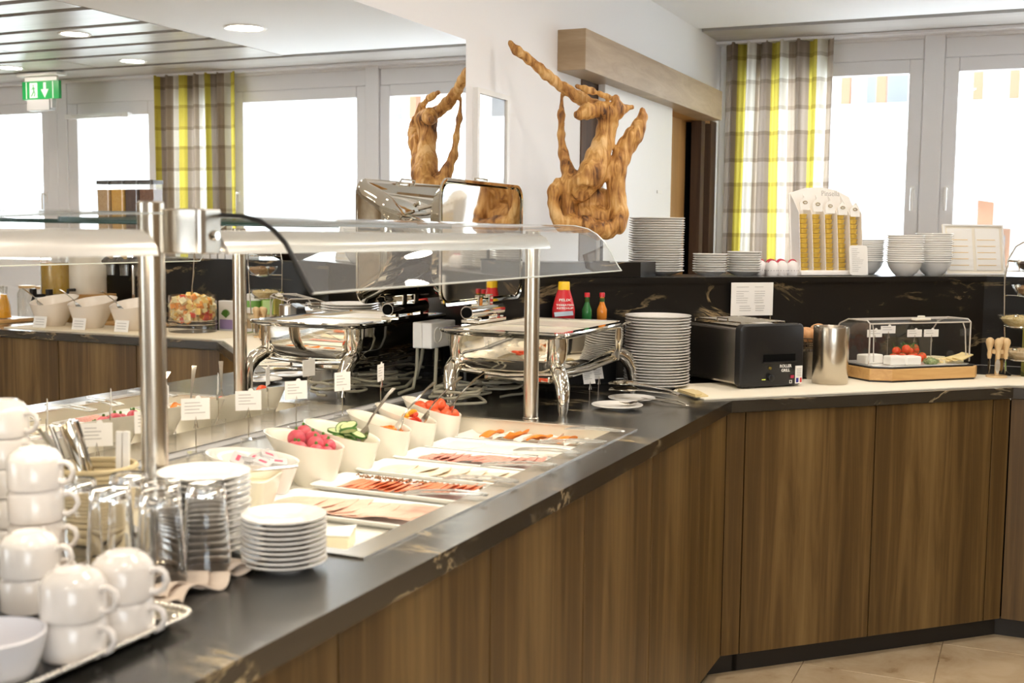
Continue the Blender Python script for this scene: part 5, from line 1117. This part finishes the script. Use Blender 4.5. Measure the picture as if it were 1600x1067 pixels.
# tumblers upside down
gl = [(.0355,0),(.0368,.001),(.0368,.004),(.0335,.060),(.0295,.118),(.0285,.127),(.026,.1285),(0,.1285),(0,.113),(.0255,.113),(.0275,.108),(.0312,.058),(.0345,.003)]
rings = []
def glass_mb():
    b = MB(); seg = 36; prof_ = [(.0352,.0),(.0366,.0006),(.0366,.004),(.0335,.060),(.0300,.112),(.0292,.124),(.027,.1275),(1e-4,.1278)]; inn = [(1e-4,.112),(.0255,.112),(.0278,.106),(.0314,.058),(.0345,.003)]
    rr = [[(q[0]*math.cos(2*PI*i/seg), q[0]*math.sin(2*PI*i/seg), q[1]) for i in range(seg)] for q in prof_+inn]
    n_ = len(prof_); b.loft(rr[:n_], cap0=False, cap1=False); b.loft(rr[n_:], cap0=False, cap1=False)
    o = len(prof_+inn)-1
    b.f += [((o)*seg+i,(o)*seg+(i+1)%seg,(i+1)%seg,i) for i in range(seg)]; b.m += [0]*seg
    return b
g0 = None
for (x,y,lab) in ((-1.135,1.413,'upturned tumbler in front of large plates, right front'),(-1.155,1.335,'upturned tumbler above the beige napkin edge, centre front'),(-1.25,1.335,'upturned tumbler behind the single cup, left front'),(-1.212,1.403,'upturned tumbler in second row before the guard post'),(-1.335,1.355,'upturned tumbler beside the high cup stack'),(-1.295,1.425,'upturned tumbler in back row nearest the cutlery basket')):
    z = CT+.0125
    if g0 is None: g0 = glass_mb().build('tumbler', m_glass, None, (x,y,z), smooth=40); tag(g0, lab, 'glass', 'upturned tumblers')
    else: o = g0.copy(); col.objects.link(o); o.location = (x,y,z); o['label'] = lab
# cutlery basket
bk = thing('cutlery_basket', 'woven straw basket standing full of cutlery left of guard post', 'basket', (-1.475,1.545,CT+.001))
b = MB(); seg = 28
for k in range(12):
    z = .005+.0098*k; rr = .052+.0012*k
    b.tube([((rr+.0016*math.sin(i*PI+k*PI))*math.cos(2*PI*i/seg),(rr+.0016*math.sin(i*PI+k*PI))*math.sin(2*PI*i/seg),z) for i in range(seg)], .0052, 6, closed=True)
b.build('weave', m_rope, bk, smooth=60)
MB().lathe([(0,0),(.05,0),(.05,.004),(0,.004)],24).build('base', m_rope, bk)
r = random.Random(8); kc = ['knife','fork','spoon']; proto = {}
dirs = []
for i in range(16):
    k_ = kc[i%3]; a = 2.6+r.uniform(-1.0,1.3); q = .018+.02*r.random(); tl = .18+.30*r.random()
    d = Vector((-math.cos(.42)*math.sin(tl)*1.0+r.uniform(-.12,.06), -math.sin(.42)*math.sin(tl)+r.uniform(-.1,.1), math.cos(tl))).normalized()
    base = Vector((-1.475+r.uniform(-.012,.024), 1.545+r.uniform(-.025,.02), CT+.010))
    rot = d.to_track_quat('X','Z').to_euler(); top = base+d*.19
    mbb = cutlery(k_)
    # heads down: reverse so that handles show
    R_ = (-d).to_track_quat('X','Z').to_euler()
    lab = 'steel %s standing handle up in the straw basket, %s' % (k_, ['leftmost','first in the left bunch','second in the left bunch','third in the left bunch','fourth in the left bunch','fifth in the left bunch','left of centre','at the centre','behind the centre','right of centre','second right of centre','in the right bunch','second in the right bunch','third in the right bunch','near the white sachets','rightmost'][i])
    if k_ not in proto: o = mbb.build(k_, m_cutl, None, tuple(top), R_); proto[k_] = o
    else: o = proto[k_].copy(); col.objects.link(o); o.location = top; o.rotation_euler = R_
    tag(o, lab, k_, 'cutlery in the straw basket')
for i in range(2): tag(MB().box(-.005,.005,-.004,.004,0,.165).build('sugar_stick', m_paper, None, (-1.438+.011*i,1.555+.005*i,CT+.012), (0,.03,.4)), 'white paper sugar stick in the basket, '+('left' if i == 0 else 'right'), 'sugar stick', 'sugar sticks')

# ---------------- far counter leg, seen in the mirror ----------------
tag(MB().box(-.02,1.38,4.57,4.98,.9202,.9262).build('cream_board', pm('cream_board',(.78,.68,.50),.6)), 'long cream serving board on the far counter leg', 'board')
m_bw = pm('muesli_bowl', (.82,.74,.64), .25)
for i,(x,lab) in enumerate(((1.255,'left large slanted bowl with spoon in the mirror'),(.985,'middle large slanted bowl with spoon in the mirror'),(.70,'large slanted bowl nearest the guard post in the mirror'))):
    oblique_bowl('serving_bowl', lab, x, 4.775, .9265, .115, .165, .125, -PI/2, mat=m_bw, rb=.065, sx=1.02)
    card_ = thing('small_card', 'small printed card before the '+['left','middle','right'][i]+' slanted bowl in mirror', 'label', (x-.05,4.64,.9265), 0)
    MB().box(-.045,.045,-.001,.001,0,.06,0,Rx(-.2)).build('card', m_paper, card_); b = MB()
    for k in range(3): b.box(-.03,.03,-.003,-.0015,.015+.014*k,.0175+.014*k,0,Rx(-.2))
    b.build('print', m_inkg, card_)
    sitem('serving_spoon', cutlery('spoon'), m_cutl, 'serving spoon leaning in the '+['left','middle','right'][i]+' slanted bowl', 'spoon', None, (x+.17,4.74,1.125), (0,.55,PI))
fb = thing('fruit_bowl', 'large straight glass bowl of fruit salad seen in the mirror', 'bowl', (.365,4.85,.9265))
MB().lathe([(0,0),(.118,0),(.122,.004),(.122,.19),(.119,.19),(.118,.06),(0,.055)],40).build('glass', m_acryl, fb, smooth=40)
for k,(zz) in enumerate((.042,.062)): MB().tube([(.1235*math.cos(2*PI*i/36),.1235*math.sin(2*PI*i/36),zz) for i in range(36)], .0025, 6, closed=True).build('steel_band', m_cutl, fb)
cols = [pm('fruit_yellow',(.85,.60,.18),.4), pm('fruit_orange',(.85,.34,.05),.4), pm('fruit_red',(.7,.08,.05),.4), pm('fruit_pale',(.85,.75,.42),.4)]
b = MB(); r = random.Random(12)
for i in range(330):
    a = r.uniform(0,6.28); q = .105*math.sqrt(r.random()); zz = .065+.105*r.random()+.02*(1-q/.105); s = r.uniform(.010,.017)
    b.box(-s,s,-s,s,-s*.8,s*.8, r.choice((0,0,1,1,3,3,2)) if r.random() < .75 else 3, T(q*math.cos(a),q*math.sin(a),zz)@Euler((r.uniform(0,3),r.uniform(0,3),r.uniform(0,3))).to_matrix().to_4x4())
tag(b.build('fruit_chunks', cols, fb), kind='stuff')
sitem('ladle', MB().tube([(0,0,0),(-.02,.0,.16),(-.03,0,.30)], .005, 8).ball((0,0,-.01),(.03,.03,.02),12,8), m_cutl, 'long steel ladle standing in the fruit bowl', 'ladle', None, (.40,4.88,1.06))
lf_ = thing('leaflet_box', 'white leaflet with plant picture and purple band in the mirror', 'box', (.275,5.03,CT), .1)
MB().box(-.055,.055,-.02,.02,0,.16).build('carton', m_white, lf_, bevel=.004); MB().box(-.045,.045,-.0215,-.020,.012,.062).build('purple_band', pm('purple',(.30,.22,.42),.5), lf_)
b = MB()
for k in range(9): a = .3+k*.31; b.add([(0,-.022,.07),(.028*math.cos(a)-.004,-.022,.085+.028*math.sin(a)),(.034*math.cos(a),-.022,.088+.03*math.sin(a)),(.028*math.cos(a)+.006,-.022,.082+.028*math.sin(a))],[(0,1,2,3)])
b.build('plant_print', m_stem, lf_)
cn_ = thing('can', 'white paper tin with green band on far counter in mirror', 'tin', (.13,5.06,CT))
MB().lathe([(0,0),(.042,0),(.042,.195),(.039,.2),(0,.2)],28).build('tin', m_white, cn_, smooth=40); MB().lathe([(.0425,.13),(.0425,.165)],28).build('green_band', pm('leaf_green',(.20,.42,.10),.5), cn_); MB().lathe([(.0425,.02),(.0425,.10)],28).build('picture_band', pm('tan_band',(.45,.32,.18),.5), cn_)
ol = thing('oil_bottle', 'green and yellow carton beside the knife stand in mirror', 'carton', (.02,5.05,CT), .2)
MB().box(-.045,.045,-.03,.03,0,.215).build('carton', pm('lime_green',(.22,.50,.06),.35), ol, bevel=.006); MB().box(-.060,-.0455,-.03,.03,0,.215).build('side', pm('oil_yellow',(.70,.62,.12),.3), ol, bevel=.003)
MB().box(-.03,.03,-.032,-.030,.10,.17).build('label', pm('pale_green',(.5,.7,.3),.5), ol)
# juice dispenser, milk urn, cereal dispenser
jd = thing('juice_dispenser', 'glass juice dispenser with wooden lid and twin taps in mirror', 'dispenser', (1.50,5.08,CT))
MB().lathe([(0,0),(.085,0),(.085,.02),(.06,.03),(.055,.14),(.085,.15),(.085,.155),(0,.155)],32).build('stand', m_chrome, jd, smooth=40)
MB().lathe([(.097,.158),(.1,.162),(.1,.40),(.098,.40)],36).build('tank', m_acryl, jd, smooth=40); MB().lathe([(0,.16),(.096,.16),(.096,.335),(0,.335)],36).build('juice', pm('apple_juice',(.55,.34,.02),.15), jd, smooth=40)
MB().lathe([(0,.40),(.105,.40),(.105,.418),(0,.418)],32).build('lid', m_pale, jd, smooth=30); MB().ball((0,0,.435),.016,12,8).build('knob', m_chrome, jd, smooth=60)
for s in (-1,1): MB().tube([(s*.05,-.06,.15),(s*.06,-.13,.15),(s*.06,-.14,.12)], .010, 8).box(s*.06-.012,s*.06+.012,-.15,-.12,.158,.19).build('tap', m_black, jd, smooth=40)
mu = thing('milk_urn', 'cream cylindrical milk urn on wooden base in the mirror', 'urn', (1.285,5.08,CT))
MB().box(-.115,.115,-.10,.10,.13,.165).box(-.115,-.09,-.1,.1,0,.13).box(.09,.115,-.1,.1,0,.13).build('base', m_board, mu, bevel=.003)
MB().lathe([(0,.166),(.098,.166),(.1,.17),(.1,.375),(.09,.395),(0,.395)],36).build('body', pm('urn_cream',(.70,.64,.53),.3), mu, smooth=40); MB().lathe([(0,.395),(.092,.395),(.09,.405),(.02,.41),(0,.41)],32).build('lid', m_steel, mu, smooth=40)
MB().tube([(0,-.1,.19),(0,-.15,.19),(0,-.155,.165)], .009, 8).build('tap', m_black, mu)
cdz = thing('cereal_dispenser', 'tall four-canister cereal dispenser with clear spouts seen in mirror', 'dispenser', (.90,5.02,.9265))
MB().box(-.22,.22,-.09,.09,0,.012).build('base', m_board, cdz, bevel=.003)
MB().tube([(0,0,.012),(0,0,.56)], .012, 12).build('pole', m_chrome, cdz)
MB().box(-.28,.22,-.07,.07,.612,.618).build('shelf', pm('grey_glass_shelf',(.16,.20,.22),.2), cdz)
mixc = [('granola',(.45,.27,.11),(.62,.45,.25)),('corn_flakes',(.60,.30,.04),(.75,.48,.10)),('choco',(.05,.025,.02),(.12,.06,.04)),('berry_mix',(.10,.035,.02),(.28,.13,.07))]
for i in range(4):
    x = .165-.098*i
    cnm = MB().loft([[(x+p[0],p[1],z) for p in rrect(w,w,.012,4)] for z,w in ((.33,.03),(.40,.045),(.50,.090),(.765,.094))]).build('canister', m_acryl, cdz)
    MB().loft([[(x+p[0],p[1],z) for p in rrect(w,w,.010,4)] for z,w in ((.36,.026),(.41,.040),(.505,.084),(.735,.088))]).build('filling', pm(mixc[i][0],mixc[i][1],.7,var=(130,mixc[i][2]),bump=(130,.6,.004)), cnm)
    MB().prism([(x+a,b_) for a,b_ in rrect(.098,.098,.012,4)],.765,.785).build('lid', pm('smoke_lid',(.10,.10,.10),.2), cnm)
    MB().tube([(x,-.02,.36),(x,-.045,.34)], .018, 12).build('turn_knob', m_black, cdz); MB().lathe([(.022,.27),(.026,.33),(.024,.33),(.02,.27)],16,(x,0,0)).build('spout', m_acryl, cdz)
for i,(x,y,lab) in enumerate(((1.70,4.86,'orange juice carafe at mirror left, nearest the glass jars'),(1.79,4.92,'orange juice carafe at mirror left, middle'),(1.86,4.83,'orange juice carafe at the mirror left edge'))):
    t = thing('juice_carafe', lab, 'carafe', (x,y,CT+.022), 0)
    MB().lathe([(0,0),(.040,0),(.044,.004),(.040,.07),(.022,.14),(.026,.18),(.024,.18),(.02,.14)],24).build('glass', m_acryl, t, smooth=50); MB().lathe([(0,.003),(.038,.004),(.041,.008),(.037,.07),(.021,.135),(0,.135)],24).build('juice', pm('orange_juice',(.85,.42,.02),.2), t, smooth=50)
tag(MB().box(1.62,1.95,4.72,5.02,CT+.001,CT+.021).build('wooden_tray', m_board, bevel=.003), 'wooden board under the juice carafes in mirror', 'board')
for i,(x,y) in enumerate(((1.66,5.12),(1.80,5.13))):
    t = thing('glass_jar', 'empty lidded glass jar behind the carafes, '+('right' if i == 0 else 'left')+' one in the mirror', 'jar', (x,y,CT), 0)
    MB().lathe([(0,0),(.05,0),(.055,.01),(.055,.15),(.04,.18),(.038,.18),(.052,.148),(.052,.012)],24).build('glass', m_acryl, t, smooth=50); MB().lathe([(0,.18),(.046,.18),(.048,.195),(0,.2)],24).build('lid', m_pale, t, smooth=50)
# on the far shelf leg
for i in range(7):
    tag(MB().box(0,.043,-.09,.09,0,.085).build('tea_box', [m_paper,m_white][i%2], None, (.42+.052*i,5.41,LZ), bevel=.002), 'white tea box in the row on far shelf, %s' % (['first','second','third','fourth','fifth','sixth','last'][i]+' from the bowl'), 'tea box', 'tea boxes on the far shelf')
tag(MB().lathe([(0,0),(.06,0),(.15,.04),(.17,.055),(.165,.057),(.14,.045),(0,.012)],36).build('wooden_bowl', m_dark, None, (.15,5.42,LZ), smooth=50), 'wide dark wooden bowl on the far shelf in mirror', 'bowl')
